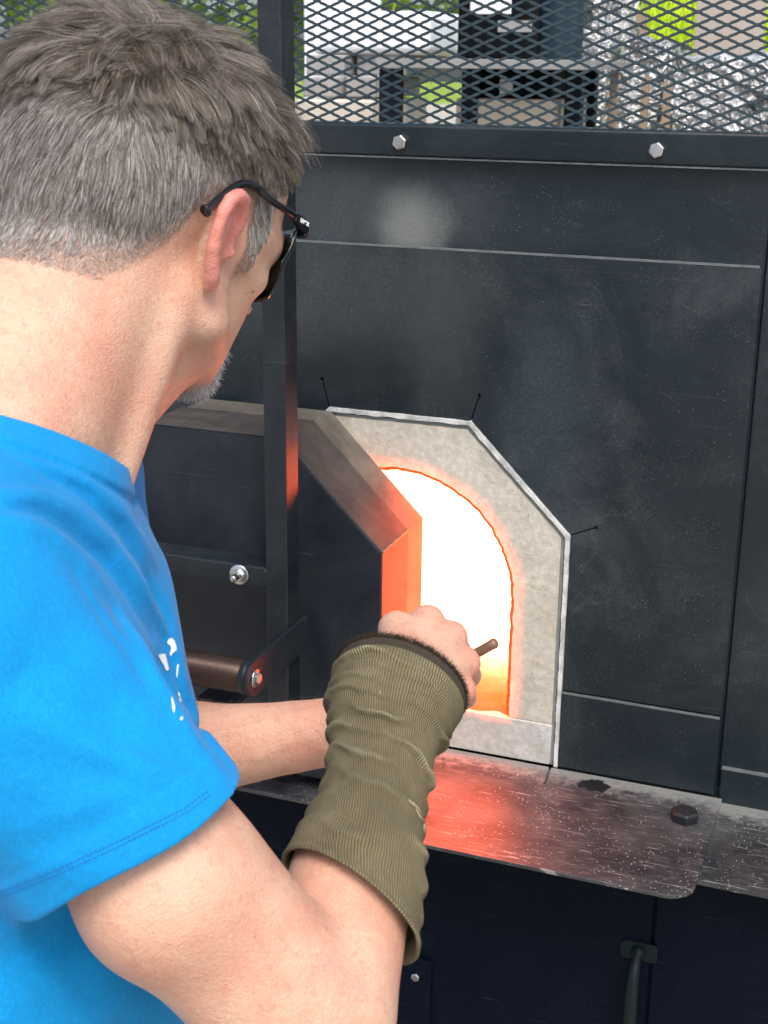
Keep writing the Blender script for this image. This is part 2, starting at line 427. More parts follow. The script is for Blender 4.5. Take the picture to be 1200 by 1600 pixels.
# gasket of ceramic fibre
def oct_outline(off, n_per=.006, jit=0., seed=0, zbot=.79):
    xl, xr, zt = X0+off, X1-off, ZT-off; o = OCT-off*.586
    c = [(xl, zbot), (xl, zt-o), (xl+o, zt), (xr-o, zt), (xr, zt-o), (xr, zbot)]
    out = []
    for i in range(5):
        a, b_ = Vector(c[i]), Vector(c[i+1]); L = (b_-a).length; m = max(2, int(L/n_per)); nn = Vector((-(b_-a).y, (b_-a).x)).normalized()
        for k in range(m):
            p = a.lerp(b_, k/m); j = 0
            if jit and (i, k) != (0, 0): j = jit*(mnoise.noise(Vector((p.x*60, p.y*60, seed)))+.6*mnoise.noise(Vector((p.x*190, p.y*190, seed+3))))
            out.append(tuple(p+nn*j))
    out.append(c[-1]); return out
def ring_shape(o1, o2, y0, y1, jit1, jit2, sd_, name, mat):
    a = oct_outline(o1, jit=jit1, seed=sd_); b_ = oct_outline(o2, jit=jit2, seed=sd_+5)
    plate(name, [a + b_[::-1]], y0, y1, mat, FU, bevel=.0008)
ring_shape(.0006, .0058, -.0078, .055, .0005, .0012, 1, 'fibre_gasket', M_fib)
ring_shape(.0076, .0110, -.0030, .05, .0006, .0006, 2, 'mortar_joint', M_gap)
# arch block with its mouth
def arch_pts(r, off=0, n=90, sd_=0, amp=0.):
    pts = []
    zs = np.linspace(SILL_Z, ARCH_Z, 34)
    def J(x, z): return amp*(mnoise.noise(Vector((x*70, z*70, sd_)))+.7*mnoise.noise(Vector((x*220, z*220, sd_))))
    for z in zs[:-1]: pts.append((ARCH_X-r-J(-1, z), z))
    for a in np.linspace(math.pi, 0, n):
        x, z = math.cos(a), math.sin(a); rr = r+J(x*.15+.3, z*.15); pts.append((ARCH_X+x*rr, ARCH_Z+z*rr))
    for z in zs[::-1][1:]: pts.append((ARCH_X+r+J(1, z), z))
    return pts
outer = oct_outline(.0113, jit=.0004, seed=9, zbot=SILL_Z-.0015)
mouth = arch_pts(ARCH_R+.005, amp=.0016)
mouth[0] = (mouth[0][0], SILL_Z-.0015); mouth[-1] = (mouth[-1][0], SILL_Z-.0015)
V, Fc = plateVF([outer + mouth[::-1]], -.0050, .05, XZ)
mesh('arch_block', V, Fc, M_ref, FU)
ZL = SILL_Z-.0025
plate('sill_block', [[(X0+.0113, .7915), (X1-.0113, .7915), (X1-.0105, ZL-.002), (X1-.0125, ZL), (X0+.0125, ZL), (X0+.0105, ZL-.002)]], -.0065, .05, M_sill, FU, bevel=.002)
# glowing tunnel lining: rings from the mouth inward
rings = [(ARCH_R+.0060, -.0052), (ARCH_R+.0045, -.0050), (ARCH_R+.0020, -.0030), (ARCH_R, .003), (ARCH_R-.001, .02), (ARCH_R-.001, .05), (ARCH_R-.001, .14)]
V = []; Fc = []
base_pts = None
for q, (r, y) in enumerate(rings):
    pp = arch_pts(r, amp=.0016*(1 if q < 4 else .6), sd_=0)
    for (x, z) in pp: V.append((x, y, z))
    m_ = len(pp)
for q in range(len(rings)-1):
    for i in range(m_-1): Fc.append((q*m_+i, q*m_+i+1, (q+1)*m_+i+1, (q+1)*m_+i))
mesh('tunnel_lining', V, Fc, M_hot, FU, smooth=True, flipcheck=False)
V = []; Fc = []
ny, nxx = 20, 50
for j in range(ny):
    for i in range(nxx):
        x = ARCH_X-ARCH_R-.006+(2*ARCH_R+.012)*i/(nxx-1); y = -.0060+.30*(j/(ny-1))**1.6
        z = SILL_Z-.001+.0022*mnoise.noise(Vector((x*40, y*40, 4)))-(.006*(1-min(1, j/3.))**1.5)
        V.append((x, y, z))
Fc = [(j*nxx+i, j*nxx+i+1, (j+1)*nxx+i+1, (j+1)*nxx+i) for j in range(ny-1) for i in range(nxx-1)]
mesh('tunnel_floor', V, Fc, M_hotfloor, FU, smooth=True)
# chamber: drum behind the tunnel, closed at the back
V = []; Fc = []; n = 40; R1 = .215; cz = 1.0
for (r, y) in ((ARCH_R*.9, .141), (R1, .141), (R1, .62)):
    for i in range(n):
        a = 2*math.pi*i/n; V.append((ARCH_X+r*math.cos(a), y, cz+r*math.sin(a)*(1 if r > .2 else 1)))
Fc = [(q*n+i, q*n+(i+1) % n, (q+1)*n+(i+1) % n, (q+1)*n+i) for q in (1,) for i in range(n)]
Fc.append(tuple(range(2*n, 3*n)))
mesh('combustion_chamber', V, Fc, M_chamber, FU, smooth=False)
# unseen box added to keep chamber light in, open only at the tunnel
V, Fc = boxVF(-.30, .41, .0505, .66, .66, 1.36)
Fc = [f for f in Fc if f != (0, 4, 5, 1)]
k0 = len(V)
tv, tf = plateVF([[(-.30, .66), (.41, .66), (.41, 1.36), (-.30, 1.36)], [(q[0], q[1]-(.02 if q[1] < SILL_Z+.001 else 0)) for q in arch_pts(ARCH_R+.02)]], .0505, .056, XZ)
V += tv; Fc += [tuple(i+k0 for i in f) for f in tf]
mesh('light_shield_box', V, Fc, M_dark, FU)
# ledge
def ledge_mat(hotx=None):
    k = N('scratched_ledge_steel'); v = k.gen()
    n = k.noise(v, 12, 6, .65, .4); f = k.noise(k.map(v, (25, 200, 25)), 1.4, 5, .65, .8); g = k.noise(v, 320, 3)
    c = k.ramp(n, (.3, (.016, .018, .022)), (.72, (.090, .094, .098)))
    c = k.mix(k.mr(f, .52, .8, 0, .5), c, (.26, .255, .25))
    sp = k.ramp(k.vor(v, 210), (.10, 1.), (.2, 0.)); sm = k.mr(k.noise(v, 20, 5, .7), .43, .56)
    c = k.mix(k.math('MULTIPLY', k.math('MULTIPLY', sp, sm), .8), c, (.62, .62, .60))
    s = k.n('SeparateXYZ', {0: v})
    c = k.mix(k.math('MULTIPLY', k.mr(k.vor(v, 75), .10, .06), k.mr(k.noise(v, 13, 4), .52, .62)), c, (.6, .6, .58))
    back = k.mr(k.math('ADD', s.outputs[1], k.math('MULTIPLY', k.math('SUBTRACT', k.noise(v, 60, 5, .7), .5), .09)), -.055, -.015)
    c = k.mix(k.math('MULTIPLY', back, .55), c, (.42, .44, .42))
    hole = k.math('ADD', k.dist(v, (.325, -.035, .79), (1/.022, 1/.016, 0)), k.math('MULTIPLY', k.noise(v, 90, 3), 1.1))
    c = k.mix(k.mr(hole, 1.6, 1.35), c, (.012, .014, .018))
    scr = k.ramp(k.noise(k.map(v, (12, 260, 12), rot=(0, 0, .35)), 1., 2, .5, 2.), (.66, 0.), (.69, 1.))
    c = k.mix(k.math('MULTIPLY', scr, .45), c, (.5, .5, .5))
    k.set(Base_Color=c, Metallic=.35, Roughness=k.math('ADD', k.math('MULTIPLY', f, .3), .26), Normal=k.bump(k.math('ADD', g, k.math('MULTIPLY', f, 2.)), .25, .0006)); return k.m
M_ledge = ledge_mat()
def rr(x0, x1, y0, y1, r, n=8):
    out = [(x0, y1), (x0, y0)]
    for i in range(n+1):
        a = -math.pi/2+math.pi/2*i/n; out.append((x1-r+r*math.cos(a), y0+r+r*math.sin(a)))
    return out+[(x1, y1)]
sc_, se_ = Vector((.262, -.0098)), Vector((.268, -.052))
nn_ = Vector((1, .15)).normalized()*.0011
slot = [(.2625, -.0099)] + [(.268-.0011, -.048)] + [(.268+.0028*math.cos(a), -.052+.0028*math.sin(a)) for a in np.linspace(math.radians(113), math.radians(427), 9)] + [(.268+.0011, -.048), (.2650, -.0099)]
plate('ledge_plate', [[(.105, -.0099), (.105, -.240)] + rr(.105, .4745, -.240, -.0099, .030)[2:] + slot[::-1]], .7855, .7900, M_ledge, FU, XY, bevel=.0008)
plate('ledge_plate', [[(-.62, -.002), (-.62, -.186), (.94, -.186), (.94, -.002)]], .7765, .7825, M_ledge, FU, XY, bevel=.0010)
hexbolt((.4405, -.076, .7900), (0, 0, 1), .0165, M_blackbolt, FU, name='ledge_bolt')
# lower cabinet
YC = -.13
box('cabinet_front', -.62, .98, YC, YC+.004, .06, .7760, M_dark, FU, bevel=0)
box('cabinet_door', -.0, .4215, YC-.006, YC-.0005, .12, .762, M_dark, FU)
box('cabinet_door', .4255, .90, YC-.006, YC-.0005, .12, .762, M_dark, FU)
box('cabinet_hatch', -.10, .1575, YC-.012, YC-.0065, .30, .565, M_dark, FU)
hexbolt((.138, YC-.012, .540), (0, -1, 0), .0058, M_zinc, FU)
# pull handle: two cast foot plates and a bowed grip
HD = empty('handle', (.409, YC-.006, .49)); HD.parent = FU; HD.location = Vector((.409, YC-.006, .49))-ORG[FU]
for z0, z1 in ((.632, .656), (.462, .484)):
    pl = [(.388, z0+.004), (.392, z0), (.404, z0+.001), (.414, z0+.001), (.426, z0), (.431, z0+.004), (.4305, z1-.004), (.427, z1), (.392, z1), (.388, z1-.004)]
    plate('foot_plate', [pl], YC-.0095, YC-.0062, M_handle, HD, bevel=.001)
gp = [(.409, YC-.008, .645), (.409, YC-.020, .640), (.409, YC-.032, .626), (.409, YC-.037, .600), (.409, YC-.038, .558), (.409, YC-.037, .516), (.409, YC-.032, .490), (.409, YC-.020, .477), (.409, YC-.008, .472)]
gp = [Vector(p) for p in gp]
fine = []
for i in range(len(gp)-1):
    for k in range(4):
        a, b_, c_, d_ = gp[max(i-1, 0)], gp[i], gp[i+1], gp[min(i+2, len(gp)-1)]; t = k/4
        fine.append(.5*((2*b_)+(c_-a)*t+(2*a-5*b_+4*c_-d_)*t*t+(3*b_-a-3*c_+d_)*t**3))
fine.append(gp[-1])
tube('grip', fine, [.0052+.0028*math.sin(math.pi*i/(len(fine)-1))**2+.003*(abs(i-(len(fine)-1)/2) > 13) for i in range(len(fine))], M_handle, HD, 14)

# ------------------------------------------------------------------ sliding door
DR = empty('door', (-.113, -.09, .80)); DR.parent = FU; DR.location = ORG[DR]-ORG[FU]; DR['label'] = 'thick eight-sided furnace door slid open to the left'
def dpoly(x0, x1, z0, z1, o): return [(x0, z0), (x0, z1-o), (x0+o, z1), (x1-o, z1), (x1, z1-o), (x1, z0)]
DX0, DX1, DZ = -.320, .0945, 1.2205
plate('face_panel', [dpoly(DX0+.002, DX1-.002, .802, DZ-.002, .120)], -.1645, -.1610, M_door, DR, bevel=.0006)
plate('steel_pan', [dpoly(DX0, DX1, .800, DZ, .121)], -.1608, -.0745, M_dside, DR, bevel=.0012)
plate('rear_pan', [dpoly(DX0+.0012, DX1-.0010, .801, DZ-.0012, .121)], -.0741, -.0200, M_rear, DR, bevel=.0012)
def bead(name, a, b_, r, parent, mat=None):
    a, b_ = Vector(a), Vector(b_); n = int((b_-a).length/.0022)
    pts = [a.lerp(b_, i/n) for i in range(n+1)]
    rad = [r*(1+.35*math.sin(i*1.9)+.2*mnoise.noise(Vector((i*.7, r*900, 3)))) for i in range(n+1)]
    tube(name, pts, rad, mat or M_weld, parent, 8)
bead('weld_bead', (DX1-.121, -.1635, DZ-.001), (DX1-.001, -.1635, DZ-.122), .0009, DR, M_door)
bead('weld_bead', (DX1-.0005, -.160, DZ-.121), (DX1-.0005, -.077, DZ-.121), .0016, DR)
bead('weld_bead', (DX1-.121, -.160, DZ-.0002), (DX1-.121, -.077, DZ-.0002), .0014, DR, M_dside)
bead('weld_bead', (DX0+.121, -.160, DZ-.0002), (DX0+.121, -.077, DZ-.0002), .0010, DR, M_dside)
bead('weld_bead', (DX1-.001, -.1635, DZ-.122), (DX1-.001, -.1635, .81), .0008, DR, M_door)
bead('weld_bead', (DX0+.121, -.1635, DZ-.001), (DX1-.121, -.1635, DZ-.001), .0008, DR, M_door)
bead('weld_bead', (DX0+.001, -.1635, DZ-.122), (DX0+.121, -.1635, DZ-.001), .0008, DR, M_door)
# post, cross bar
PX0, PX1, PYF, PYB = -.0150, .0110, -.2350, -.2020
box('door_post', PX0, PX1, PYF, PYB, .86, 2.05, M_post, DR, bevel=.0022, seg=3)
box('cross_bar', -.56, PX0-.0002, PYF+.001, -.199, 1.0665, 1.0895, M_post, DR, bevel=.0020, seg=3)
bead('weld_bead', (PX0-.0005, PYF+.0015, 1.068), (PX0-.0005, PYF+.0015, 1.088), .0016, DR, M_post)
bead('weld_bead', (PX0-.0005, PYF+.003, 1.0897), (PX0-.0005, -.201, 1.0897), .0014, DR, M_post)
hexbolt((-.0482, PYF+.001, 1.0775), (0, -1, 0), .0078, M_zinc, DR, washer=True, stud=True)
# lever arm and pipe handle

ar = [(-.190, .9815), (-.190, 1.0215)] + [(-.327+.020*math.cos(a), 1.0015+.020*math.sin(a)) for a in np.linspace(math.pi/2, 3*math.pi/2, 12)]
plate('lever_arm', [ar], .0112, .0157, M_post, DR, lambda u, v, d: (d, u, v), bevel=.0008)
hexbolt((.0157, -.327, 1.0015), (1, 0, 0), .0068, M_zinc, DR, washer=True)
M_pipe = simple('oiled_brown_pipe', (.075, .045, .034), .34, .5, 14, .5, .3, 200)
lathe('pipe_handle', (.0030, -.327, 1.0015), (-1, 0, 0), [(0, .0175), (.001, .0183), (.50, .0183), (.501, .0175)], M_pipe, DR, 36)
lathe('end_cap', (.0110, -.327, 1.0015), (-1, 0, 0), [(0, .0186), (.001, .0196), (.007, .0196), (.0078, .0186)], M_post, DR, 36)
box('lower_bracket', -.06, -.016, -.32, -.205, .955, .963, M_post, DR)
hexbolt((-.030, -.305, .9550), (0, 0, -1), .0085, M_zinc, DR, washer=True)

# ------------------------------------------------------------------ yard behind the screen
def at(px, py, t): return P(px, py, t)
M_white = simple('white_plastic', (.80, .83, .86), .45, 0, 6, .08, .1)
M_rust = simple('dark_rack_steel', (.004, .006, .012), .55, 0, 8, .4, .2, spec=.15)
M_shelf = simple('pale_shelf_steel', (.30, .30, .28), .5, .3, 8, .2, .2)
M_drum = simple('blue_grey_drum_paint', (.018, .045, .065), .4, 0, 5, .3, .1, spec=.3)
M_cab = simple('near_black_cabinet', (.0015, .002, .005), .6, 0, 4, .3, .1, spec=.12)
M_paper = simple('white_label_paper', (.70, .72, .72), .7, 0, 30, .05, .05)
M_stone = simple('grey_board', (.30, .295, .28), .8, 0, 9, .5, .5, 60)
M_beige = simple('pinkish_beige_board', (.42, .36, .31), .8, 0, 4, .15, .1)
M_red = simple('red_sign_board', (.55, .05, .05), .6, 0, 5, .1, .1)
M_wood = simple('weathered_wood', (.30, .22, .15), .8, 0, 12, .35, .4, 80)
def foil():
    k = N('crumpled_silver_wrap'); v = k.gen()
    g = k.vor(k.n('VectorMath', {0: v, 1: k.noise(v, 6, 3, .5, 0, True)}, operation='ADD').outputs[0], 14)
    k.set(Base_Color=k.ramp(k.noise(v, 9, 4), (.35, (.16, .17, .17)), (.55, (.78, .80, .80))), Metallic=.35, Roughness=.35, Normal=k.bump(g, 1., .05)); return k.m
M_foil = foil()
M_grass = simple('bright_grass_blades', (.55, .72, .02), .7, 0, 6, .25, .1)
def gz(p): return Vector((p.x, p.y, 0))
# black rack with shelf: posts stand on the ground
T = 4.0
pa = at(612, 100, T); RK = empty('steel_rack', (pa.x+.25, pa.y, 0), 'black steel rack with a pale shelf standing on gravel behind the screen', 'rack')
for px, wd, t in ((612, .062, T), (738, .050, T+.05), (900, .050, T), (925, .040, T+.35)):
    p = at(px, 100, t); box('post', p.x-wd/2, p.x+wd/2, p.y-.02, p.y+.02, 0, p.z-.012, M_rust, RK, bevel=.003)
a, b_ = at(592, 97, T), at(945, 99, T)
zt = at(700, 99, T).z
V, Fc = boxVF(a.x, b_.x, a.y-.03, b_.y+.42, zt-.014, zt+.012); mesh('shelf', V, Fc, M_shelf, RK, bevel=.002)
V, Fc = boxVF(a.x, b_.x, a.y-.02, b_.y+.40, .35, .38); mesh('shelf', V, Fc, M_shelf, RK, bevel=.002)
# machine cabinet on the shelf, behind the drum
def obox(name, px0, px1, py0, py1, t, depth, mat, label, cat, group=None, ground=False, z0=None, bevel=.01):
    a, b_ = at(px0, py1, t), at(px1, py0, t)
    zb_ = 0 if ground else (z0 if z0 is not None else a.z)
    yc = (a.y+b_.y)/2
    o = box(name, a.x, b_.x, yc, yc+depth, zb_, b_.z, mat, None, bevel=bevel)
    return tag(o, label, cat, group)
c1 = obox('machine_cabinet', 693, 835, -190, 90, T+.05, .34, M_cab, 'near-black machine cabinet with pale paper labels standing on the rack shelf', 'cabinet', z0=zt+.013)
def stick(par, px0, px1, py0, py1, t, mat, name='paper_label', dy=.004):
    a, b_ = at(px0, py1, t), at(px1, py0, t)
    box(name, a.x, b_.x, a.y-.002-dy, a.y-dy, a.z, b_.z, mat, par, bevel=0)
yc1 = c1.location
def stickY(par, px0, px1, py0, py1, Y, mat, name='paper_label'):
    a, b_ = atY(px0, py1, Y), atY(px1, py0, Y)
    box(name, a.x, b_.x, Y-.003, Y-.001, a.z, b_.z, mat, par, bevel=0)
yf = (at(693, 90, T+.05).y+at(835, -190, T+.05).y)/2
stickY(c1, 735, 800, -8, 22, yf, M_paper); stickY(c1, 778, 832, 32, 50, yf, M_shelf)
c2 = obox('tool_case', 714, 872, 106, 152, T+.08, .3, M_cab, 'black tool case with a small white sheet on it, below the rack shelf', 'case')
yf = (at(714, 152, T+.08).y+at(872, 106, T+.08).y)/2
stickY(c2, 781, 802, 124, 147, yf, M_paper)
zc2 = min((c2.matrix_world @ Vector(v)).z for v in c2.bound_box) if False else at(714, 152, T+.08).z
p0, p1 = at(712, 152, T+.08), at(880, 152, T+.08)
tag(box('wooden_crate', p0.x, p1.x, p0.y-.0, p0.y+.42, 0, zc2-.002, simple('pale_pine_crate', (.52, .44, .32), .8, 0, 10, .25, .3, 60), None, bevel=.006), 'pale pine crate under the black tool case', 'crate')
p = at(868, 98, T+.12); dr = lathe('steel_drum', (p.x, p.y+.05, zt+.013), (0, 0, 1), [(0, .062), (.004, .066), (.19, .066), (.195, .069), (.20, .066), (.40, .066), (.405, .060)], M_drum, None, 32)
tag(dr, 'blue-grey steel drum standing on the rack shelf beside the cabinet', 'drum')
# white covered crate and grey cartons left of the rack
tag_ = obox('storage_bin', 462, 688, 18, 84, 5.2, .7, M_white, 'large white plastic storage bin on top of the grey cartons', 'bin', bevel=.03)
for i, (x0, x1, y0, y1, t, lb) in enumerate(((470, 545, 86, 118, 5.25, 'grey carton under the white bin, upper left of its stack'), (549, 640, 86, 118, 5.25, 'grey carton under the white bin, upper right of its stack'),
        (466, 530, 121, 152, 5.2, 'grey carton at the lower left of the stack'), (534, 592, 121, 152, 5.2, 'grey carton at the lower right of the stack'))):
    obox('carton', x0, x1, y0, y1, t, .5, M_stone, lb, 'carton', 'grey cartons stacked left of the rack', bevel=.008)
p0, p1 = at(462, 153, 5.15), at(600, 153, 5.15)
tag(box('pallet', p0.x, p1.x, p0.y, p0.y+.6, 0, p0.z-.004, simple('sun_bleached_timber', (.55, .50, .42), .8, 0, 10, .25, .3, 60), None, bevel=.01), 'sun-bleached timber block base under the grey cartons', 'platform')
# wrapped loads at the right
for i, (x0, x1, y0, y1, t, lb) in enumerate(((900, 965, -20, 92, 5.0, 'tall load in crumpled silver wrap beside the red board'), (968, 1048, 66, 150, 4.6, 'low load in crumpled silver wrap in front of the grass'),
        (1052, 1230, 92, 178, 4.4, 'widest load in crumpled silver wrap, in front of the beige board'))):
    a, b_ = at(x0, y1, t), at(x1, y0, t)
    nx_, nz_ = 22, 16; V = []; Fc = []
    # closed lumpy box
    bm = bmesh.new(); bmesh.ops.create_cube(bm, size=1); bmesh.ops.subdivide_edges(bm, edges=bm.edges, cuts=13, use_grid_fill=True)
    W, H_, D_ = b_.x-a.x, b_.z-max(a.z-.25, 0), .5
    for v in bm.verts:
        q = v.co.copy(); q = Vector((q.x*W, q.y*D_, (q.z+.5)*H_))
        nn_ = mnoise.noise(q*9+Vector((i*7, 0, 0)))*.04+mnoise.noise(q*22)*.025
        v.co = q+v.co.normalized()*nn_
    me = bpy.data.meshes.new('wrapped_load'); bm.to_mesh(me); bm.free(); me.materials.append(M_foil)
    o = link('wrapped_load', me); zb_ = max(a.z-.25, 0); o.location = ((a.x+b_.x)/2, a.y+.25, zb_)
    tag(o, lb, 'wrapped load', 'loads wrapped in crumpled silver film')
    if zb_ > .02:
        tag(box('timber_stand', a.x, b_.x, a.y+.02, a.y+.48, 0, zb_-.01, M_wood, None, bevel=.01), ['timber stand under the tall silver-wrapped load', 'timber stand under the low silver-wrapped load', 'timber stand under the widest silver-wrapped load'][i], 'stand', 'timber stands under the wrapped loads')
for j, (px, t, y0, lb) in enumerate(((1010, 4.3, 120, 'thin weathered stake in front of the low wrapped load'), (1044, 4.25, 130, 'thin weathered stake at the corner of the widest wrapped load'), (962, 4.3, 98, 'weathered stake between the rack and the wrapped load'))):
    p = at(px, y0, t); o = box('stake', p.x-.012, p.x+.012, p.y-.012, p.y+.012, 0, p.z, M_wood, None, bevel=.002); tag(o, lb, 'stake', 'wooden stakes by the wrapped loads')
def board(name, px0, px1, py0, t, mat, lb, cat):
    a, b_ = at(px0, py0, t), at(px1, py0, t); return tag(box(name, a.x, b_.x, a.y, a.y+.03, 0, a.z, mat, None, bevel=.004), lb, cat)
board('sign_board', 945, 980, -60, 6.2, M_red, 'narrow red board standing in the grass behind the wrapped load', 'board')
board('panel_board', 1100, 1215, -150, 5.6, M_beige, 'tall pinkish beige board behind the widest wrapped load', 'board')
board('panel_board', 985, 1012, 20, 5.9, M_wood, 'short brown timber board beside the narrow red board', 'board')
board('banner_board', 474, 612, -130, 7.5, M_white, 'long white banner board behind the white bin', 'board')
board('banner_board', 1120, 1500, -90, 9.5, M_white, 'far white board beyond the pinkish beige board', 'board')
# grass bank: a low mound thick with blades
def grass():
    V = []; Fc = []
    g = np.random.default_rng(5)
    cx_, cy_ = at(1060, 60, 6.6).x, at(1060, 60, 6.6).y
    for i in range(16000):
        x = cx_+g.uniform(-.95, 1.6); y = cy_+g.uniform(-.6, 1.6)
        h = (1.75*(1-math.exp(-max(0, (y-cy_+.6))*2.2))*min(1, max(.3, (x-cx_+1.2)*1.1))+.12*mnoise.noise(Vector((x, y, 0))))
        a = g.uniform(0, 6.28); L = g.uniform(.12, .34); w_ = g.uniform(.006, .016); l = g.normal(0, .10, 2)
        k = len(V); dx, dy = math.cos(a)*w_, math.sin(a)*w_
        V += [(x-dx, y-dy, h), (x+dx, y+dy, h), (x+l[0], y+l[1], h+L)]; Fc.append((k, k+1, k+2))
    o = mesh('grass', V, Fc, M_grass, flipcheck=False); tag(o, kind='stuff')
    V = []; Fc = []
    n = 40
    for j in range(n):
        for i in range(n):
            x = cx_-1.1+2.9*i/(n-1); y = cy_-.75+2.6*j/(n-1)
            h = (1.75*(1-math.exp(-max(0, (y-cy_+.6))*2.2))*min(1, max(.3, (x-cx_+1.2)*1.1))+.12*mnoise.noise(Vector((x, y, 0))))-.01
            if i in (0, n-1) or j in (0, n-1): h = -.1
            V.append((x, y, h))
    Fc = [(j*n+i, j*n+i+1, (j+1)*n+i+1, (j+1)*n+i) for j in range(n-1) for i in range(n-1)]
    tag(mesh('grass_bank', V, Fc, M_grass, smooth=True), kind='structure')
grass()
# distant trees, seen only as a pale mass over the screen
M_leaf = simple('tree_foliage', (.16, .26, .03), .7, 0, 2, .4, .1)
M_bark = simple('tree_bark', (.10, .08, .06), .9, 0, 8, .3, .5, 40)
for j in range(12):
    tx, ty = -26+j*3.6+rng.uniform(-.8, .8), 22+rng.uniform(-2, 4); h = rng.uniform(6.5, 9.5)
    t_ = empty('broadleaf_tree', (tx, ty, 0), 'broadleaf tree in the row beyond the yard', 'tree', 'row of trees beyond the yard')
    tube('trunk', [(tx, ty, -.1), (tx+.1, ty, h*.3), (tx, ty+.1, h*.7)], [.22, .16, .06], M_bark, t_, 9)
    g = rng.normal(0, 1, (2600, 3)); g /= np.linalg.norm(g, axis=1)[:, None]; rr_ = rng.uniform(.55, 1, 2600)**.5
    lob = rng.normal(0, 1, (14, 3)); lob /= np.linalg.norm(lob, axis=1)[:, None]
    s_ = 1+.35*np.max(g@lob.T, axis=1)**6
    c_ = g*(rr_*s_)[:, None]*np.array([2.0, 2.0, h*.36])+np.array([tx, ty, h*.62])
    V = []; Fc = []
    for c in c_:
        u = rng.normal(0, .14, (3, 3)); k = len(V); V += [tuple(c+u[0]), tuple(c+u[1]), tuple(c+u[2])]; Fc.append((k, k+1, k+2))
    mesh('crown', V, Fc, M_leaf, t_, flipcheck=False)

# ================================================================== PERSON
# ---------- small signed-distance kit: roundish limbs blended into one skin
def A(*p): return np.array(p, dtype=np.float64)
def PP(x, y, t): return np.array(P(x, y, t))
def unit(v): return v/np.linalg.norm(v)
def smin(a, b, k):
    h = np.maximum(k-np.abs(a-b), 0)/k
    return np.minimum(a, b)-h*h*h*k/6
def smax(a, b, k): return -smin(-a, -b, k)
def seg(p, a, b, ra, rb):
    a, b = np.asarray(a), np.asarray(b)
    ba = b-a; t = np.clip(((p-a)@ba)/(ba@ba), 0, 1)
    d = p-a-t[:, None]*ba
    return np.sqrt((d*d).sum(1))-(ra+(rb-ra)*t)
def chain(p, pts, rad, k=.004):
    d = None
    for i in range(len(pts)-1):
        e = seg(p, pts[i], pts[i+1], rad[i], rad[i+1]); d = e if d is None else smin(d, e, k)
    return d
def ell(p, c, r, Mx=None):
    q = p-np.asarray(c)
    if Mx is not None: q = q@Mx
    r = np.asarray(r); k0 = np.sqrt(((q/r)**2).sum(1)); k1 = np.sqrt(((q/(r*r))**2).sum(1))+1e-9
    return k0*(k0-1)/k1
def surfnet(f, lo, hi, h):
    """blend surface of f<0 as quads, refined only near the surface"""
    lo = np.asarray(lo, float); B = 8
    n = np.ceil((np.asarray(hi)-lo)/(h*B)).astype(int)
    g = np.stack(np.meshgrid(*[np.arange(k) for k in n], indexing='ij'), -1).reshape(-1, 3)
    d = f(lo+(g*B+B/2)*h)
    g = g[np.abs(d) < B*h*1.5]*2
    g = (g[:, None, :]+np.stack(np.meshgrid(*[[0, 1]]*3, indexing='ij'), -1).reshape(1, 8, 3)).reshape(-1, 3)
    d = f(lo+(g*4+2)*h); g = g[np.abs(d) < 4*h*1.55]
    cc = np.stack(np.meshgrid(*[np.arange(4)]*3, indexing='ij'), -1).reshape(1, 64, 3)
    cells = (g[:, None, :]*4+cc).reshape(-1, 3)
    big = 4096
    key = lambda a: (a[:, 0]*big+a[:, 1])*big+a[:, 2]
    off = np.stack(np.meshgrid(*[[0, 1]]*3, indexing='ij'), -1).reshape(8, 3)
    ck = key(cells); cor = ck[:, None]+key(off)[None, :]
    uk, inv = np.unique(cor, return_inverse=True); inv = inv.reshape(cor.shape)
    pos = np.stack([uk//(big*big), (uk//big) % big, uk % big], -1)
    val = np.empty(len(uk))
    for i in range(0, len(uk), 200000): val[i:i+200000] = f(lo+pos[i:i+200000]*h)
    cv = val[inv]; ins = cv < 0; act = ins.any(1) & ~ins.all(1)
    cells, cv, ck = cells[act], cv[act], ck[act]; ins = ins[act]
    acc = np.zeros((len(cells), 3)); cnt = np.zeros(len(cells))
    E_ = [(a, b) for a in range(8) for b in range(a+1, 8) if np.abs(off[a]-off[b]).sum() == 1]
    for a, b in E_:
        m = ins[:, a] != ins[:, b]; t = np.where(m, cv[:, a]/(cv[:, a]-cv[:, b]+1e-30), 0)
        q = off[a]+t[:, None]*(off[b]-off[a]); acc += np.where(m[:, None], q, 0); cnt += m
    V = lo+(cells+acc/cnt[:, None])*h
    order = np.argsort(ck); sk = ck[order]
    def find(k):
        i = np.searchsorted(sk, k); i = np.clip(i, 0, len(sk)-1); ok = sk[i] == k; return order[i], ok
    Q = []
    st = [big*big, big, 1]
    for ax in range(3):
        o1, o2 = [i for i in range(3) if i != ax]
        e = np.zeros(3, int); e[ax] = 1
        i0 = 0; i1 = int(e[0]*4+e[1]*2+e[2])
        m = ins[:, i0] != ins[:, i1]
        idx = np.nonzero(m)[0]; k = ck[idx]
        a, oa = find(k-st[o1]); b, ob = find(k-st[o1]-st[o2]); c, oc = find(k-st[o2]); ok = oa & ob & oc
        q = np.stack([idx, a, b, c], -1)[ok]; fl = ins[idx, i0][ok]
        if ax == 1: fl = ~fl
        q[~fl] = q[~fl][:, ::-1]; Q.append(q)
    return V, np.concatenate(Q)
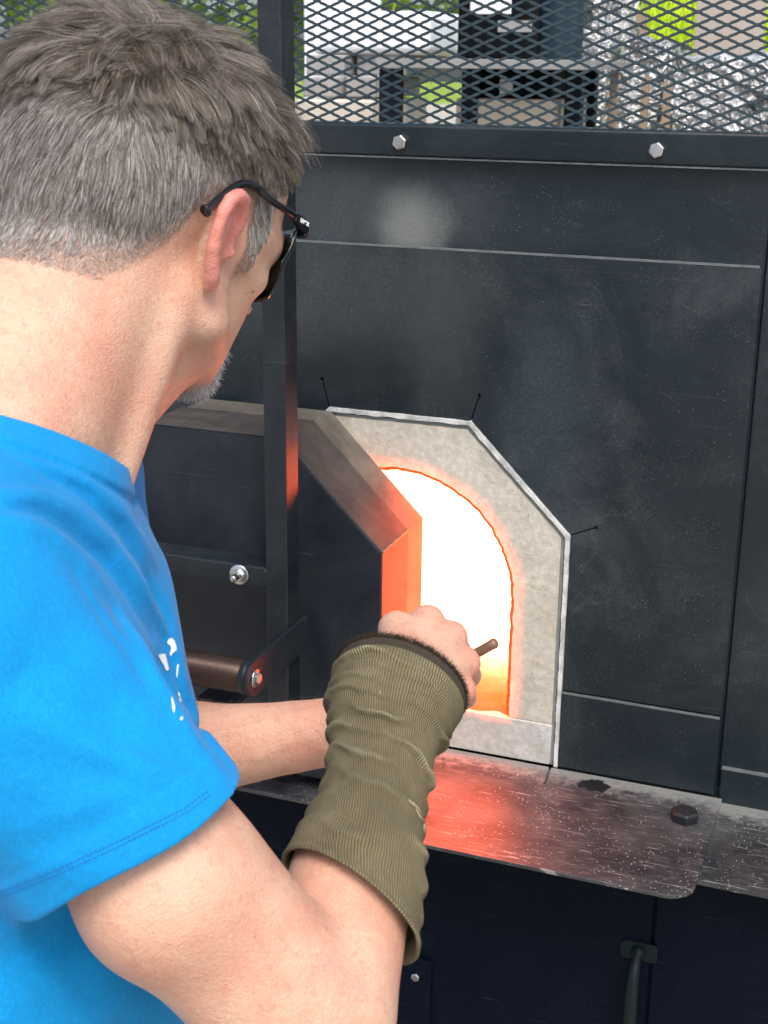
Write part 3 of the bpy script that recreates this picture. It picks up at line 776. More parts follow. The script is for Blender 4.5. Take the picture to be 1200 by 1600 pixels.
def nmesh(name, V, Q, mat, parent=None, smooth=True, attrs=None, uv=None):
    me = bpy.data.meshes.new(name); V = V-np.array(org(parent))
    me.vertices.add(len(V)); me.vertices.foreach_set('co', V.astype(np.float32).ravel())
    k = Q.shape[1]
    me.loops.add(Q.size); me.loops.foreach_set('vertex_index', Q.astype(np.int32).ravel())
    me.polygons.add(len(Q)); me.polygons.foreach_set('loop_start', (np.arange(len(Q))*k).astype(np.int32))
    me.update(calc_edges=True); me.validate()
    if smooth: me.shade_smooth()
    for an, av in (attrs or {}).items():
        a = me.attributes.new(an, 'FLOAT', 'POINT'); a.data.foreach_set('value', av.astype(np.float32))
    me.materials.append(mat)
    return link(name, me, parent)
def trace(f, px, py, t0=.5, t1=1.6, n=90):
    """depth at which the photo rays meet the surface f"""
    o = np.array(CAM); D = np.array([tuple(ray(x, y)) for x, y in zip(px, py)]); t = np.full(len(D), t0)
    for _ in range(n): t = np.minimum(t+f(o+D*t[:, None])*.7, t1)
    return o+D*t[:, None], t

# ---------- frames
hy, hp, HS = math.radians(10), math.radians(22), 1.06
HF = A(math.sin(hy)*math.cos(hp), math.cos(hy)*math.cos(hp), -math.sin(hp))
HR = A(math.cos(hy), -math.sin(hy), 0); HU = np.cross(HR, HF)
HM = np.stack([HR, HF, HU], 1)                # local -> world columns
EARP = PP(368, 385, .95)
HO = EARP-HR*.076*HS
def H(x, y, z): return HO+HM@(A(x, y, z)/1000*HS)
def toH(p): return (p-HO)@HM/HS
NB = PP(15, 735, .90)
by = math.radians(62)
BF = A(math.sin(by), math.cos(by), 0); BR = A(math.cos(by), -math.sin(by), 0); BU = A(0, 0, 1)
lean = math.radians(14); BU2 = unit(BU*math.cos(lean)+BF*math.sin(lean)); BF2 = np.cross(BU2, BR)
BM = np.stack([BR, BF2, BU2], 1)
def Bp(x, y, z): return NB+BM@(A(x, y, z)/1000)
SR = PP(-104, 954, .775); ER = PP(500, 1590, .83); WR = PP(620, 1088, 1.0)
SL = Bp(-180, 15, -60); WL = PP(520, 1143, 1.125); EL = PP(175, 1190, 1.15)
fd = unit(WR-ER)

def head_sdf(p):
    q = toH(p)*1000.; q0 = q; q = q.copy(); q[:, 2] = np.where(q[:, 2] < 0, q[:, 2]/.80, q[:, 2])
    d = ell(q, (0, -13, 50), (79, 102, 83))
    d = smin(d, ell(q, (0, 36, 46), (70, 60, 62)), 18)
    d = smin(d, ell(q, (0, -56, 20), (66, 54, 62)), 20)
    d = smin(d, ell(q, (0, 38, -28), (57, 52, 66)), 22)
    qa = q.copy(); qa[:, 0] = np.abs(qa[:, 0])
    d = smin(d, seg(qa, (54, 2, -20), (55, 6, -62), 16, 16), 24)          # ramus
    d = smin(d, seg(qa, (54, 8, -62), (18, 58, -100), 15, 15), 24)        # jaw line
    d = smin(d, ell(q, (0, 60, -97), (19, 17, 17)), 14)                    # chin
    d = smin(d, ell(q, (0, 34, -66), (48, 46, 38)), 20)
    d = smin(d, seg(qa, (50, 52, -10), (60, 16, 2), 15, 11), 22)              # cheek bone
    d = smin(d, seg(qa, (10, 93, 28), (46, 80, 26), 9, 8), 14)              # brow
    d = smin(d, seg(q, (0, 96, 22), (0, 110, -20), 7, 10), 10)              # nose
    d = smin(d, ell(qa, (13, 105, -24), (7, 9, 7)), 6)
    d = smax(d, -ell(qa, (29, 106, 10), (13, 12, 11)), 8); d = smin(d, seg(qa, (56, 58, 16), (60, 36, 18), 12, 14), 20)                  # eye sockets
    d = smin(d, ell(qa, (31, 84, 10), (13, 13, 12)), 3)
    d = smin(d, ell(q, (0, 84, -52), (22, 8, 7)), 6); d = smin(d, ell(q, (0, 78, -63), (18, 8, 7)), 5)
    # neck: runs from the skull base back and down to the shoulders
    q = q0
    nb = toH(np.array([Bp(0, -12, 18)]))[0]*1000; nf = toH(np.array([Bp(2, 8, -8)]))[0]*1000
    nk = seg(q, (0, -38, -18), nb, 56, 66)
    nk = smin(nk, seg(q, (0, 10, -48), nf, 42, 38), 30)
    # tendon at the right side of the turned neck
    cl = toH(np.array([Bp(10, 62, -40)]))[0]*1000
    nk = smin(nk, seg(q, (54, -22, -38), cl, 12, 10), 30)
    d = smin(d, seg(q, (26, 26, -56), (14, -6, -98), 26, 30), 26)
    d = smin(d, nk, 34)
    return d/1000.*HS
# ear, built in its own plane at the right side of the head (mirrored for the left)
def ear_sdf(q, fine=True):
    """q: head-local mm, x already positive"""
    ea = math.radians(17)
    eu = A(math.sin(ea), -math.cos(ea), 0); tl = math.radians(-20)
    ev = A(0, -math.sin(tl), math.cos(tl)); ev = unit(ev-eu*(ev@eu)); en = np.cross(eu, ev)
    if en[0] < 0: en = -en
    o = A(74, -8, -2)
    r = (q-o)*A(1.04, 1.04, 1.10); u, v, w_ = r@eu, r@ev, r@en; z = np.stack([u, v, w_], 1)
    hx = [(-3, 4, 2), (-1, 15, 4.5), (3, 25, 6), (10, 32, 6.5), (19, 32.5, 6), (27, 27, 5), (30.5, 17, 4), (30, 5, 3.6), (26.5, -7, 3.4), (21, -17, 3.6), (15, -25, 3.6), (9, -30, 2.6)]
    d = chain(z, [A(*a) for a in hx], [3.0, 3.4, 3.9, 4.2, 4.4, 4.3, 4.2, 4.0, 3.9, 4.0, 4.8, 5.4], 7)
    d = smin(d, chain(z, [A(15, 24, 3), A(21, 12, 4.5), A(20.5, 0, 4.5), A(16, -10, 4), A(9, -17, 3)], [2.6, 3.2, 3.4, 3.4, 3.6], 3), 3.5)
    d = smin(d, ell(z, (16, 3, .6), (15, 29, 2.7)), 4)                       # shell
    d = smin(d, ell(z, (9, -27, 1.2), (8, 9.5, 4.2)), 4)                     # lobe
    d = smin(d, ell(z, (4, 2, -5), (7, 20, 9)), 8)                            # root
    d = smax(d, -ell(z, (8.5, -2, 6.5), (7.2, 10.5, 7.5)), 3.5)                 # bowl
    d = smin(d, ell(z, (-1.5, -4, 4), (3.2, 5.5, 4.6)), 3)                     # tragus
    return d/1.07
def hand_joints():
    K = {}
    K['w'] = PP(638, 1062, 1.005)
    K['m'] = [PP(668, 972, 1.068), PP(703, 997, 1.068), PP(724, 1036, 1.060), PP(719, 1078, 1.046)]
    K['p'] = [PP(682, 990, 1.108), PP(716, 1018, 1.112), PP(733, 1056, 1.103), PP(727, 1090, 1.078)]
    K['d'] = [PP(672, 1030, 1.112), PP(699, 1052, 1.116), PP(712, 1080, 1.106), PP(706, 1104, 1.084)]
    K['t'] = [PP(655, 1036, 1.090), PP(678, 1060, 1.092), PP(692, 1084, 1.084), PP(690, 1102, 1.068)]
    K['th'] = [PP(628, 1030, 1.012), PP(620, 984, 1.052), PP(640, 992, 1.090), PP(668, 1010, 1.098)]
    return K
HK = hand_joints()
def hand_sdf(p, K=HK):
    w0 = K['w']; rk = [.0132, .0135, .0128, .0118]
    d = None
    for i in range(4):
        e = seg(p, w0+(K['m'][i]-w0)*.12, K['m'][i]-(K['m'][i]-w0)*.08, .0185, rk[i]); d = e if d is None else smin(d, e, .0085)
        d = smin(d, ell(p, K['m'][i], (rk[i], rk[i], rk[i])), .004)
    rf = [.0100, .0102, .0095, .0085]; fs = None
    for i in range(4):
        e = chain(p, [K['m'][i], K['p'][i], K['d'][i], K['t'][i]], [rk[i]*.9, rf[i], rf[i]*.93, rf[i]*.82], .0025)
        fs = e if fs is None else smin(fs, e, .0018)
    d = smin(d, fs, .005)
    th = chain(p, K['th'], [.0165, .0138, .0112, .0095], .004)
    d = smin(d, th, .010)
    # tendons fanning over the back of the hand
    for i in range(4):
        a = w0+(K['m'][i]-w0)*.25-np.array(F_)*.0155+np.array(U_)*.006; b = K['m'][i]-np.array(F_)*.0105+np.array(U_)*.004
        d = smin(d, seg(p, a, b, .0014, .0020), .0055)
    return d
# left hand grips the rod behind the sleeve
LK = {'w': WL, 'm': [PP(596, 1098, 1.108), PP(604, 1116, 1.122), PP(606, 1136, 1.136), PP(600, 1156, 1.148)],
      'p': [PP(618, 1092, 1.145), PP(628, 1112, 1.158), PP(630, 1134, 1.168), PP(622, 1156, 1.176)],
      'd': [PP(596, 1080, 1.165), PP(604, 1098, 1.180), PP(606, 1120, 1.190), PP(600, 1142, 1.194)],
      't': [PP(574, 1090, 1.160), PP(580, 1108, 1.172), PP(582, 1128, 1.180), PP(578, 1148, 1.186)],
      'th': [PP(556, 1120, 1.112), PP(582, 1088, 1.110), PP(602, 1076, 1.125), PP(622, 1078, 1.140)]}
def lbox(p, lo, hi, f, pad=.02):
    """evaluate f only where p is near its box, a lower bound elsewhere"""
    d = np.maximum(np.maximum(lo-p, p-hi), 0); dd = np.sqrt((d*d).sum(1)); out = dd+pad*.5
    m = dd < pad
    if m.any(): out[m] = f(p[m])
    return out
def bb(pts, r): pts = np.array(pts); return pts.min(0)-r, pts.max(0)+r
hlo, hhi = bb([HK['w']]+HK['m']+HK['p']+HK['d']+HK['t']+HK['th'], .02)
llo, lhi = bb([LK['w']]+LK['m']+LK['p']+LK['d']+LK['t']+LK['th'], .02)
elo, ehi = bb([H(70, 20, -45), H(112, -50, 45), H(70, -50, 45), H(112, 20, -45)], .008)
flo, fhi = bb([H(-70, 20, -45), H(-112, -50, 45), H(-70, -50, 45), H(-112, 20, -45)], .008)
ax0 = unit(ER-SR)
arm_up = unit(np.cross(ER-SR, WR-ER))
def limbs_sdf(p, g=0., bare=True):
    mid = SR+(ER-SR)*.5
    side = unit(np.cross(unit(ER-SR), arm_up))
    d = seg(p, SR, SR+(ER-SR)*.45, .062+g, 0.0512+g)
    d = smin(d, seg(p, SR+(ER-SR)*.45, ER, .0512+g, .044+g), .02)
    lw_ = -np.array(R_)*.68-np.array(U_)*.73
    d = smin(d, seg(p, SR+(ER-SR)*.62+lw_*.014, ER-ax0*.035+lw_*.020, .044+g, .040+g), .03)
    if bare:
        d = smin(d, ell(p, SR+(ER-SR)*.62+side*.016, (.05, .05, .05)), .03)
        d = smin(d, seg(p, ER, ER+fd*.095, .0440, .0385), .016)
        d = smin(d, seg(p, ER+fd*.095, WR, .0375, .0270), .02)
    return d
def larm_sdf(p, g=0., bare=True):
    d = seg(p, SL, EL, .056+g, .042+g)
    if bare:
        ld = WL-EL
        d = smin(d, seg(p, EL, EL+ld*.35, .040, .0375), .02)
        d = smin(d, seg(p, EL+ld*.35, WL, .0375, .0245), .02)
    return d
CH0, CH1 = PP(163, 905, .965), PP(216, 1130, .95)
def torso_sdf(p, g=0.):
    q = (p-NB)@BM
    d = ell(q, (0, .001, -.185), (.165+g, .112+g, .215+g))
    d = smin(d, ell(q, (0, .050, -.29), (.155+g, .118+g, .13)), .05)
    d = smin(d, ell(q, (0, .035, -.40), (.168+g, .150+g, .20)), .08)
    d = smin(d, ell(q, (.078, .060, -.14), (.085, .05, .085)), .05)
    d = smin(d, ell(q, (-.078, .042, -.15), (.085, .05, .085)), .05)
    d = smin(d, ell(q, (0, .03, -.54), (.175+g, .155+g, .12)), .06)
    d = smin(d, seg(p, CH0, CH1, .026+g, .026+g), .04)
    for S_ in (SR, SL):
        d = smin(d, seg(p, Bp(0, -8, -5), S_+(0, 0, .004), .052+g, .052+g), .05)
    return d
def body_sdf(p):
    d = head_sdf(p)
    def e1(pp): q = toH(pp)*1000.; return ear_sdf(q)/1000.*HS
    def e2(pp): q = toH(pp)*1000.; q[:, 0] *= -1; return ear_sdf(q)/1000.*HS
    d = smin(d, lbox(p, elo, ehi, e1), .0045); d = smin(d, lbox(p, flo, fhi, e2), .0045)
    d = smin(d, torso_sdf(p, -.010), .03)
    d = smin(d, smin(limbs_sdf(p, -.003), larm_sdf(p, -.004), .01), .03)
    hd = smin(lbox(p, hlo, hhi, hand_sdf), seg(p, WR-fd*.03, HK['w'], .0285, .025), .02)
    hl = smin(lbox(p, llo, lhi, lambda a: hand_sdf(a, LK)), seg(p, WL-unit(WL-EL)*.03, WL, .0255, .024), .02)
    for pl in VEINS:
        vd = lbox(p, pl.min(0)-.01, pl.max(0)+.01, lambda a: chain(a, pl, [.0019]*len(pl), .003)); d = smin(d, vd, .006)
    d = smin(d, hd, .012); d = smin(d, hl, .012)
    return d
VEINS = []
for pl in ([(330, 1150), (390, 1138), (440, 1122), (505, 1112)], [(400, 1185), (450, 1160), (508, 1150)], [(440, 1122), (470, 1140), (506, 1170)]):
    q_, _ = trace(larm_sdf, [a[0] for a in pl], [a[1] for a in pl], .8, 1.5, 120); VEINS.append(q_+np.array(F_)*.0016)
PERSON = empty('person', tuple(Bp(0, -20, -560))[:2]+(0,), 'person in blue t-shirt and dark safety glasses reaching one olive-sleeved arm to the furnace', 'person')

def skin_mat():
    k = N('fair_skin'); v = k.gen()
    n = k.noise(v, 18, 5, .6); m = k.noise(v, 170, 4, .65); f = k.noise(v, 900, 2)
    c = k.mix(k.mr(n, .35, .68), (.61, .38, .262), (.555, .28, .19))
    c = k.mix(k.mr(m, .50, .72, 0, .6), c, (.50, .225, .155))
    c = k.mix(k.mr(k.noise(v, 480, 3, .75), .50, .72, 0, .42), c, (.68, .50, .38))
    c = k.mix(k.mr(k.noise(v, 700, 3, .75), .50, .30, 0, .35), c, (.42, .21, .14))
    at_ = k.n('Attribute', attribute_name='red').outputs['Fac']
    c = k.mix(k.math('MULTIPLY', at_, .85), c, (.62, .17, .145))
    sc = k.n('Attribute', attribute_name='scalp').outputs['Fac']
    c = k.mix(k.math('MULTIPLY', sc, k.mr(k.noise(v, 500, 2), .35, .65, .45, .85)), c, (.20, .145, .115))
    mo = k.n('TexVoronoi', {'Vector': v, 'Scale': 34., 'Randomness': 1.})
    mole = k.mr(mo.outputs[0], .085, .045)
    few = k.math('GREATER_THAN', k.n('SeparateColor', {0: mo.outputs[1]}).outputs[0], .72)
    c = k.mix(k.math('MULTIPLY', k.math('MULTIPLY', mole, few), .7), c, (.24, .10, .06))
    fr = k.n('TexVoronoi', {'Vector': v, 'Scale': 95., 'Randomness': 1.})
    fm = k.math('MULTIPLY', k.mr(fr.outputs[0], .22, .10), k.math('GREATER_THAN', k.n('SeparateColor', {0: fr.outputs[1]}).outputs[1], .80))
    c = k.mix(k.math('MULTIPLY', fm, .35), c, (.42, .20, .12))
    k.set(Base_Color=c, Roughness=k.math('ADD', k.math('MULTIPLY', m, .15), .42), Normal=k.bump(k.math('ADD', k.math('MULTIPLY', m, 1.2), k.math('MULTIPLY', k.vor(v, 650), .9)), .45, .0010))
    k.b.inputs['Subsurface Weight'].default_value = .18; k.b.inputs['Subsurface Radius'].default_value = (1, .35, .2); k.b.inputs['Subsurface Scale'].default_value = .006
    k.b.inputs['Specular IOR Level'].default_value = .35
    return k.m
M_skin = skin_mat()
lo_ = np.minimum.reduce([SR, ER, WR, NB, HO, Bp(0, 0, -560), SL, EL])-.19; hi_ = np.maximum.reduce([SR, ER, WR, NB, HO, HK['p'][1], SL, LK['p'][3], H(0, 0, 130)])+.13
lo_[2] = Bp(0, 0, -560)[2]
BV, BQ = surfnet(body_sdf, lo_, hi_, .0022)
qh = toH(BV)*1000
def smooth01(x): x = np.clip(x, 0, 1); return x*x*(3-2*x)
# hair region in head-local side view: y forward, z up
hl_y = np.array([-130, -100, -70, -45, -30, -18, -6, 4, 14, 16, 30, 34, 40, 50, 58, 64, 70, 78, 90])
hl_z = np.array([-78, -80, -76, -64, -46, -20, 30, 36, 20, -12, -14, 22, 36, 50, 70, 88, 98, 102, 104])
def hairmask(q):
    z0 = np.interp(q[:, 1], hl_y, hl_z)
    return smooth01((q[:, 2]-z0)/9+.5)*(q[:, 1] < 88)
hc_, _t = trace(head_sdf, [-20, 60, 120, 170, 215, 255, 285, 303], [424, 436, 440, 430, 412, 384, 356, 332])
hq_ = toH(hc_)*1000; o_ = np.argsort(hq_[:, 1]); ok_ = hl_y > -10
hl_y = np.concatenate([[-140], hq_[o_, 1], hl_y[ok_]]); hl_z = np.concatenate([[hq_[o_[0], 2]], hq_[o_, 2], hl_z[ok_]])
hm = hairmask(qh)
skull = ell(qh, (0, -20, 40), (80, 104, 90)) < 32
eq = qh.copy(); eq[:, 0] = np.abs(eq[:, 0]); eard = ear_sdf(eq)
earm = np.clip(1-np.abs(eard)/2.5, 0, 1)*(eq[:, 0] > 76)
ed_ = np.unique(np.sort(np.concatenate([BQ[:, [0, 1]], BQ[:, [1, 2]], BQ[:, [2, 3]], BQ[:, [3, 0]]]), 1), axis=0)
sw_ = np.clip(1-(eard-2)/3, 0, 1)*(eq[:, 0] > 66)*.75; ed_ = ed_[(sw_[ed_] > 0).any(1)]; dg = np.bincount(ed_.ravel(), minlength=len(BV)).astype(float)
for _ in range(4):
    ac = np.zeros_like(BV); np.add.at(ac, ed_[:, 0], BV[ed_[:, 1]]); np.add.at(ac, ed_[:, 1], BV[ed_[:, 0]])
    BV = np.where((sw_ > 0)[:, None], BV+(ac/np.maximum(dg, 1)[:, None]-BV)*sw_[:, None], BV)
scalp = hm*skull*(1-earm)
red = earm*(.62+.3*np.clip((qh[:, 2]+30)/60, 0, 1))
hand_d = np.min([np.linalg.norm(BV-m, axis=1) for m in HK['m']], axis=0); red = np.maximum(red, .85*np.exp(-(hand_d/.015)**2))
red = np.maximum(red, .18*np.exp(-(np.linalg.norm(BV-WL, axis=1)/.09)**2))
body = nmesh('body', BV, BQ, M_skin, PERSON, attrs={'red': red, 'scalp': scalp})

# ---------- t-shirt
def knit(name, col, rough=.85, sc=1500, deep=.75):
    k = N(name); v = k.gen(); n = k.noise(v, 9, 5, .6); f = k.noise(k.map(v, (1, 1, .35)), sc, 2)
    m_ = k.noise(v, 240, 4, .7)
    c = k.mix(k.mr(n, .3, .7), tuple(x*deep for x in col), col)
    c = k.mix(k.mr(m_, .5, .8, 0, .35), c, tuple(min(1, x*1.25+.01) for x in col))
    c = k.mix(k.mr(k.noise(k.map(v, (1, 1, .5)), 650, 3, .7), .38, .66, .42, 0), c, tuple(x*.6 for x in col))
    c = k.mix(k.mr(k.noise(v, 900, 2, .7), .60, .72, 0, .22), c, tuple(min(1, x*1.2+.10) for x in col))
    k.set(Base_Color=c, Roughness=rough, Normal=k.bump(k.math('ADD', f, m_), .35, .0007, k.bump(k.math('ADD', k.noise(k.map(v, (1, 1, .6), rot=(0, .6, .4)), 26, 4, .55, 1.2), k.math('MULTIPLY', k.noise(v, 75, 3, .5, .8), .35)), .5, .004)))
    k.b.inputs['Sheen Weight'].default_value = .06
    k.b.inputs['Specular IOR Level'].default_value = .2
    return k
ks = knit('blue_cotton', (.001, .285, .67), deep=.78); M_shirt = ks.m
FOLDS = []
def sleeve_sdf(p):
    lw2 = -np.array(R_)*.68-np.array(U_)*.73
    sh = seg(p, SR, SR+(ER-SR)*.66+lw2*.007, .072, .068)
    return smin(sh, seg(p, SR+(0, 0, -.02), SR+(ER-SR)*.62+(0, 0, -.02), .064, .070), .02)
def shirt_base(p, cut=False):
    d = torso_sdf(p, .014)
    d = smin(d, seg(p, SL, SL+(EL-SL)*.6, .07, .068), .05)
    sh = sleeve_sdf(p)
    if cut: sh = smax(sh, hem_plane(p), .004)
    return smin(d, sh, .05)
# folds: creases given along photo lines, laid on the untouched cloth surface
fold_px = [  # (polyline, amplitude (+ ridge / - groove), width)
    ([(0, 792), (55, 795), (105, 822), (160, 872), (205, 930), (240, 990)], -.0030, .0060),
    ([(0, 775), (60, 776), (115, 800), (172, 850), (218, 912), (252, 975)], .0045, .0075),
    ([(70, 742), (130, 772), (190, 830), (232, 900), (262, 975)], -.0026, .0060),
    ([(60, 725), (130, 752), (195, 806), (240, 880)], .0032, .0070),
    ([(0, 815), (60, 828), (110, 862), (160, 925), (215, 1010), (250, 1080)], .0045, .0095),
    ([(250, 985), (282, 1070), (312, 1130), (345, 1180)], -.0022, .006),
    ([(215, 1010), (262, 1090), (300, 1160), (340, 1215)], .0035, .009),
    ([(40, 1060), (120, 1110), (200, 1150), (290, 1190)], -.0022, .010),
    ([(60, 1130), (150, 1170), (240, 1205), (320, 1222)], .0020, .009),
    ([(110, 1040), (190, 1110), (270, 1170)], -.0018, .009),
    ([(0, 1190), (90, 1205), (180, 1215), (250, 1245)], -.0014, .010),
    ([(300, 1100), (322, 1150), (352, 1195)], -.0020, .005),
    ([(120, 905), (175, 985), (232, 1065)], -.0016, .006),
    ([(0, 700), (60, 735), (130, 765), (176, 790)], -.0018, .005),
    ([(20, 1290), (120, 1265), (230, 1225)], .0012, .008),
    ([(0, 1330), (90, 1318), (190, 1280)], -.0010, .008),
    ([(0, 1465), (40, 1500), (100, 1560), (150, 1620)], .003, .012),
    ([(90, 1480), (150, 1540), (200, 1600)], -.003, .010),
]
for pl, am, wd in fold_px:
    pl = np.array(pl, float); s = np.linspace(0, len(pl)-1, len(pl)*3)
    px, py = np.interp(s, np.arange(len(pl)), pl[:, 0]), np.interp(s, np.arange(len(pl)), pl[:, 1])
    pt, t = trace(shirt_base, px, py); FOLDS.append((pt, am, wd))
# openings
hem_px = [(360, 1232), (200, 1350), (0, 1437)]
hp_, _ = trace(shirt_base, [355, 185, 5], [1238, 1355, 1434])
hem_n = unit(np.cross(hp_[2]-hp_[0], hp_[1]-hp_[0])); 
ax_ = unit(ER-SR)
# keep the hem plane's trace in the photo but turn it square to the arm in depth
e1 = unit(hp_[2]-hp_[0]); hem_n = unit(ax_-e1*(ax_@e1)); hem_c = (hp_[0]+hp_[2])/2+hem_n*0
bow = hp_[1]-hem_c
col_px = [(0, 645), (90, 712), (185, 727)]
cp_, _ = trace(lambda p: head_sdf(p)-.004, [2, 90, 180], [648, 712, 724])
na_ = unit(H(0, -30, -30)-Bp(0, 0, 0)); e2_ = unit(cp_[2]-cp_[0]); col_n = unit(na_-e2_*(na_@e2_))
def fold_disp(p):
    r = np.zeros(len(p))
    for pt, am, wd in FOLDS:
        d = np.full(len(p), 9.)
        lo, hi = pt.min(0)-wd*3, pt.max(0)+wd*3
        m = ((p > lo) & (p < hi)).all(1)
        if not m.any(): continue
        q = p[m]; dd = np.full(len(q), 9.)
        for i in range(len(pt)-1): dd = np.minimum(dd, seg(q, pt[i], pt[i+1], 0, 0))
        e = np.minimum(np.linalg.norm(q-pt[0], axis=1), np.linalg.norm(q-pt[-1], axis=1))
        r[m] += am*np.exp(-(dd/(wd*.82))**2)*1.45*(.35+.65*np.clip(e/.04, 0, 1))
    r += .0014*np.sin(p[:, 0]*47+3*np.sin(p[:, 2]*31))*np.sin(p[:, 2]*39+2*np.sin(p[:, 1]*28))
    return r
def hem_plane(p):
    q = p-hem_c; s = np.clip((q@e1)/np.linalg.norm(hp_[2]-hp_[0])*2, -1.6, 1.6)
    return q@hem_n-(bow@hem_n)*(1-s*s)-.002
def col_plane(p): return (p-cp_[0])@col_n-.7*np.maximum(0, (p-cp_[2])@BF-.005)-.35*np.maximum(0, -((p-NB)@BR))
def arm_side(p): return (p-(SR+(ER-SR)*.5))@ax_
def shirt_sdf(p):
    s0 = shirt_base(p, True)
    m = np.abs(s0) < .03; o = s0.copy()
    if m.any():
        q = p[m]; s = s0[m]-fold_disp(q)
        hp2 = hem_plane(q); near = np.clip((.115-seg(q, SR, ER, 0, 0))/.02, 0, 1)*(((q-SR)@ax_) > .03)
        s = s-near*.0012*smooth01((hp2+.026)/.003)
        cpl = col_plane(q); ringd = np.clip((.12-np.linalg.norm(q-NB, axis=1))/.02+1.2, 0, 1)
        s = s-ringd*(.0014*smooth01((cpl+.020)/.003)-.0020*np.exp(-((cpl+.0215)/.0026)**2))
        o[m] = s
    out = np.maximum(o, -(o+.0062))
    # the sleeve is open: take away what lies inside it, a little past the hem
    ln = hem_plane(SR[None])[0]; ee = SR-ax_*(ln-.014)
    out = smax(out, -(seg(p, SR+ax_*.09, ee, .0570, .0590)), .002)
    out = np.maximum(out, np.where(np.linalg.norm(p-NB, axis=1) < .17, col_plane(p), -1.))
    la = (p-SL)@unit(EL-SL); out = np.maximum(out, np.where(seg(p, SL, EL, 0, 0) < .09, la-.19, -1.))
    return out
slo = np.minimum.reduce([SR, NB, SL, Bp(0, 0, -560)])-.20; shi = np.maximum.reduce([SR+(ER-SR)*.6, NB, SL, Bp(0, 100, -200)])+.16
slo[2] = Bp(0, 0, -520)[2]
SV, SQ = surfnet(shirt_sdf, slo, shi, .0019)
shirt = nmesh('t_shirt', SV, SQ, M_shirt, PERSON)

# stitch rows round the sleeve hem: short dashes lying on the cloth
def on_shirt(px, py, lift=.0004):
    pt, t = trace(shirt_sdf, px, py, .5, 1.5, 110)
    g = np.stack([(shirt_sdf(pt+np.eye(3)[i]*.003)-shirt_sdf(pt-np.eye(3)[i]*.003)) for i in range(3)], 1)
    g /= np.linalg.norm(g, axis=1)[:, None]+1e-9
    return pt+g*lift, g, t
M_thread = simple('darker_blue_thread', (.004, .12, .42), .7, 0, 200, .2, .1)
hem_line = np.array([(338, 1262), (300, 1290), (200, 1340), (100, 1386), (4, 1424)], float)
V = []; Fc = []
for off in (23., 31.):
    s = np.linspace(0, 4, 400); x = np.interp(s, np.arange(5), hem_line[:, 0]); y = np.interp(s, np.arange(5), hem_line[:, 1])
    x = x-off*.40; y = y-off*.86
    L = np.concatenate([[0], np.cumsum(np.hypot(np.diff(x), np.diff(y)))]); u = np.arange(2, L[-1]-4, 7.)
    xa, ya = np.interp(u, L, x), np.interp(u, L, y); xb, yb = np.interp(u+4.6, L, x), np.interp(u+4.6, L, y)
    a_, g_, _ = on_shirt(xa, ya, .0001); b_, _, _ = on_shirt(xb, yb, .0001)
    for p_, q_, n_ in zip(a_, b_, g_):
        t_ = unit(q_-p_); sd_ = np.cross(t_, n_)*.00042; k = len(V)
        V += [tuple(p_+sd_), tuple(p_-sd_), tuple(q_-sd_), tuple(q_+sd_), tuple((p_+q_)/2+n_*.0006+sd_*.3), tuple((p_+q_)/2+n_*.0006-sd_*.3)]
        Fc += [(k, k+1, k+5, k+4), (k+4, k+5, k+2, k+3), (k, k+4, k+3), (k+1, k+2, k+5)]
st = mesh('stitching', V, Fc, M_thread, shirt, flipcheck=False); st['kind'] = 'stuff'
# what shows of the white print on the chest
M_print = simple('white_shirt_print', (.78, .80, .82), .6, 0, 80, .04, .1)
def printed(poly):
    poly = np.array(poly, float)
    c = poly.mean(0); n = len(poly)
    # subdivide the outline and fill as a fan of small quads on the cloth
    tri = tessellate_polygon([[Vector((x, y, 0)) for x, y in poly]])
    bm = bmesh.new(); vs = [bm.verts.new((x, y, 0)) for x, y in poly]
    for t in tri:
        try: bm.faces.new([vs[i] for i in t])
        except ValueError: pass
    bmesh.ops.subdivide_edges(bm, edges=bm.edges, cuts=3, use_grid_fill=True); bmesh.ops.triangulate(bm, faces=bm.faces)
    bm.verts.ensure_lookup_table(); bm.verts.index_update()
    xy = np.array([v.co[:2] for v in bm.verts]); pt, g, t = on_shirt(xy[:, 0], xy[:, 1], .0010)
    tm = np.median(t[t < 1.3]) if (t < 1.3).any() else .95; bad = np.abs(t-tm) > .02
    o_c = np.array(CAM); pt = np.where(bad[:, None], o_c+(pt-o_c)*(tm/t)[:, None], pt)
    F2 = [tuple(v.index for v in f.verts) for f in bm.faces]
    bm.free(); return pt, F2
LET = [[(259, 1003), (262, 998), (267, 997), (271, 1002), (274, 1012), (274, 1016), (268, 1021), (265, 1026), (263, 1021), (266, 1014), (264, 1008), (261, 1007)],
       [(245, 1024), (249, 1022), (256, 1022), (259, 1034), (262, 1046), (258, 1049), (254, 1040), (249, 1032)],
       [(275, 1039), (278, 1037), (277, 1046), (275, 1061), (273, 1056)],
       [(266, 1088), (269, 1095), (272, 1106), (271, 1116), (268, 1108)],
       [(276, 1080), (279, 1086), (281, 1096), (280, 1104), (278, 1096)],
       [(281, 1122), (284, 1120), (284, 1125), (282, 1127), (280, 1125)]]
for pl in LET:
    a_, f_ = printed(pl)
    mesh('white_print', [tuple(v) for v in a_], [tuple(i for i in t) for t in f_], M_print, shirt, smooth=True, flipcheck=False)

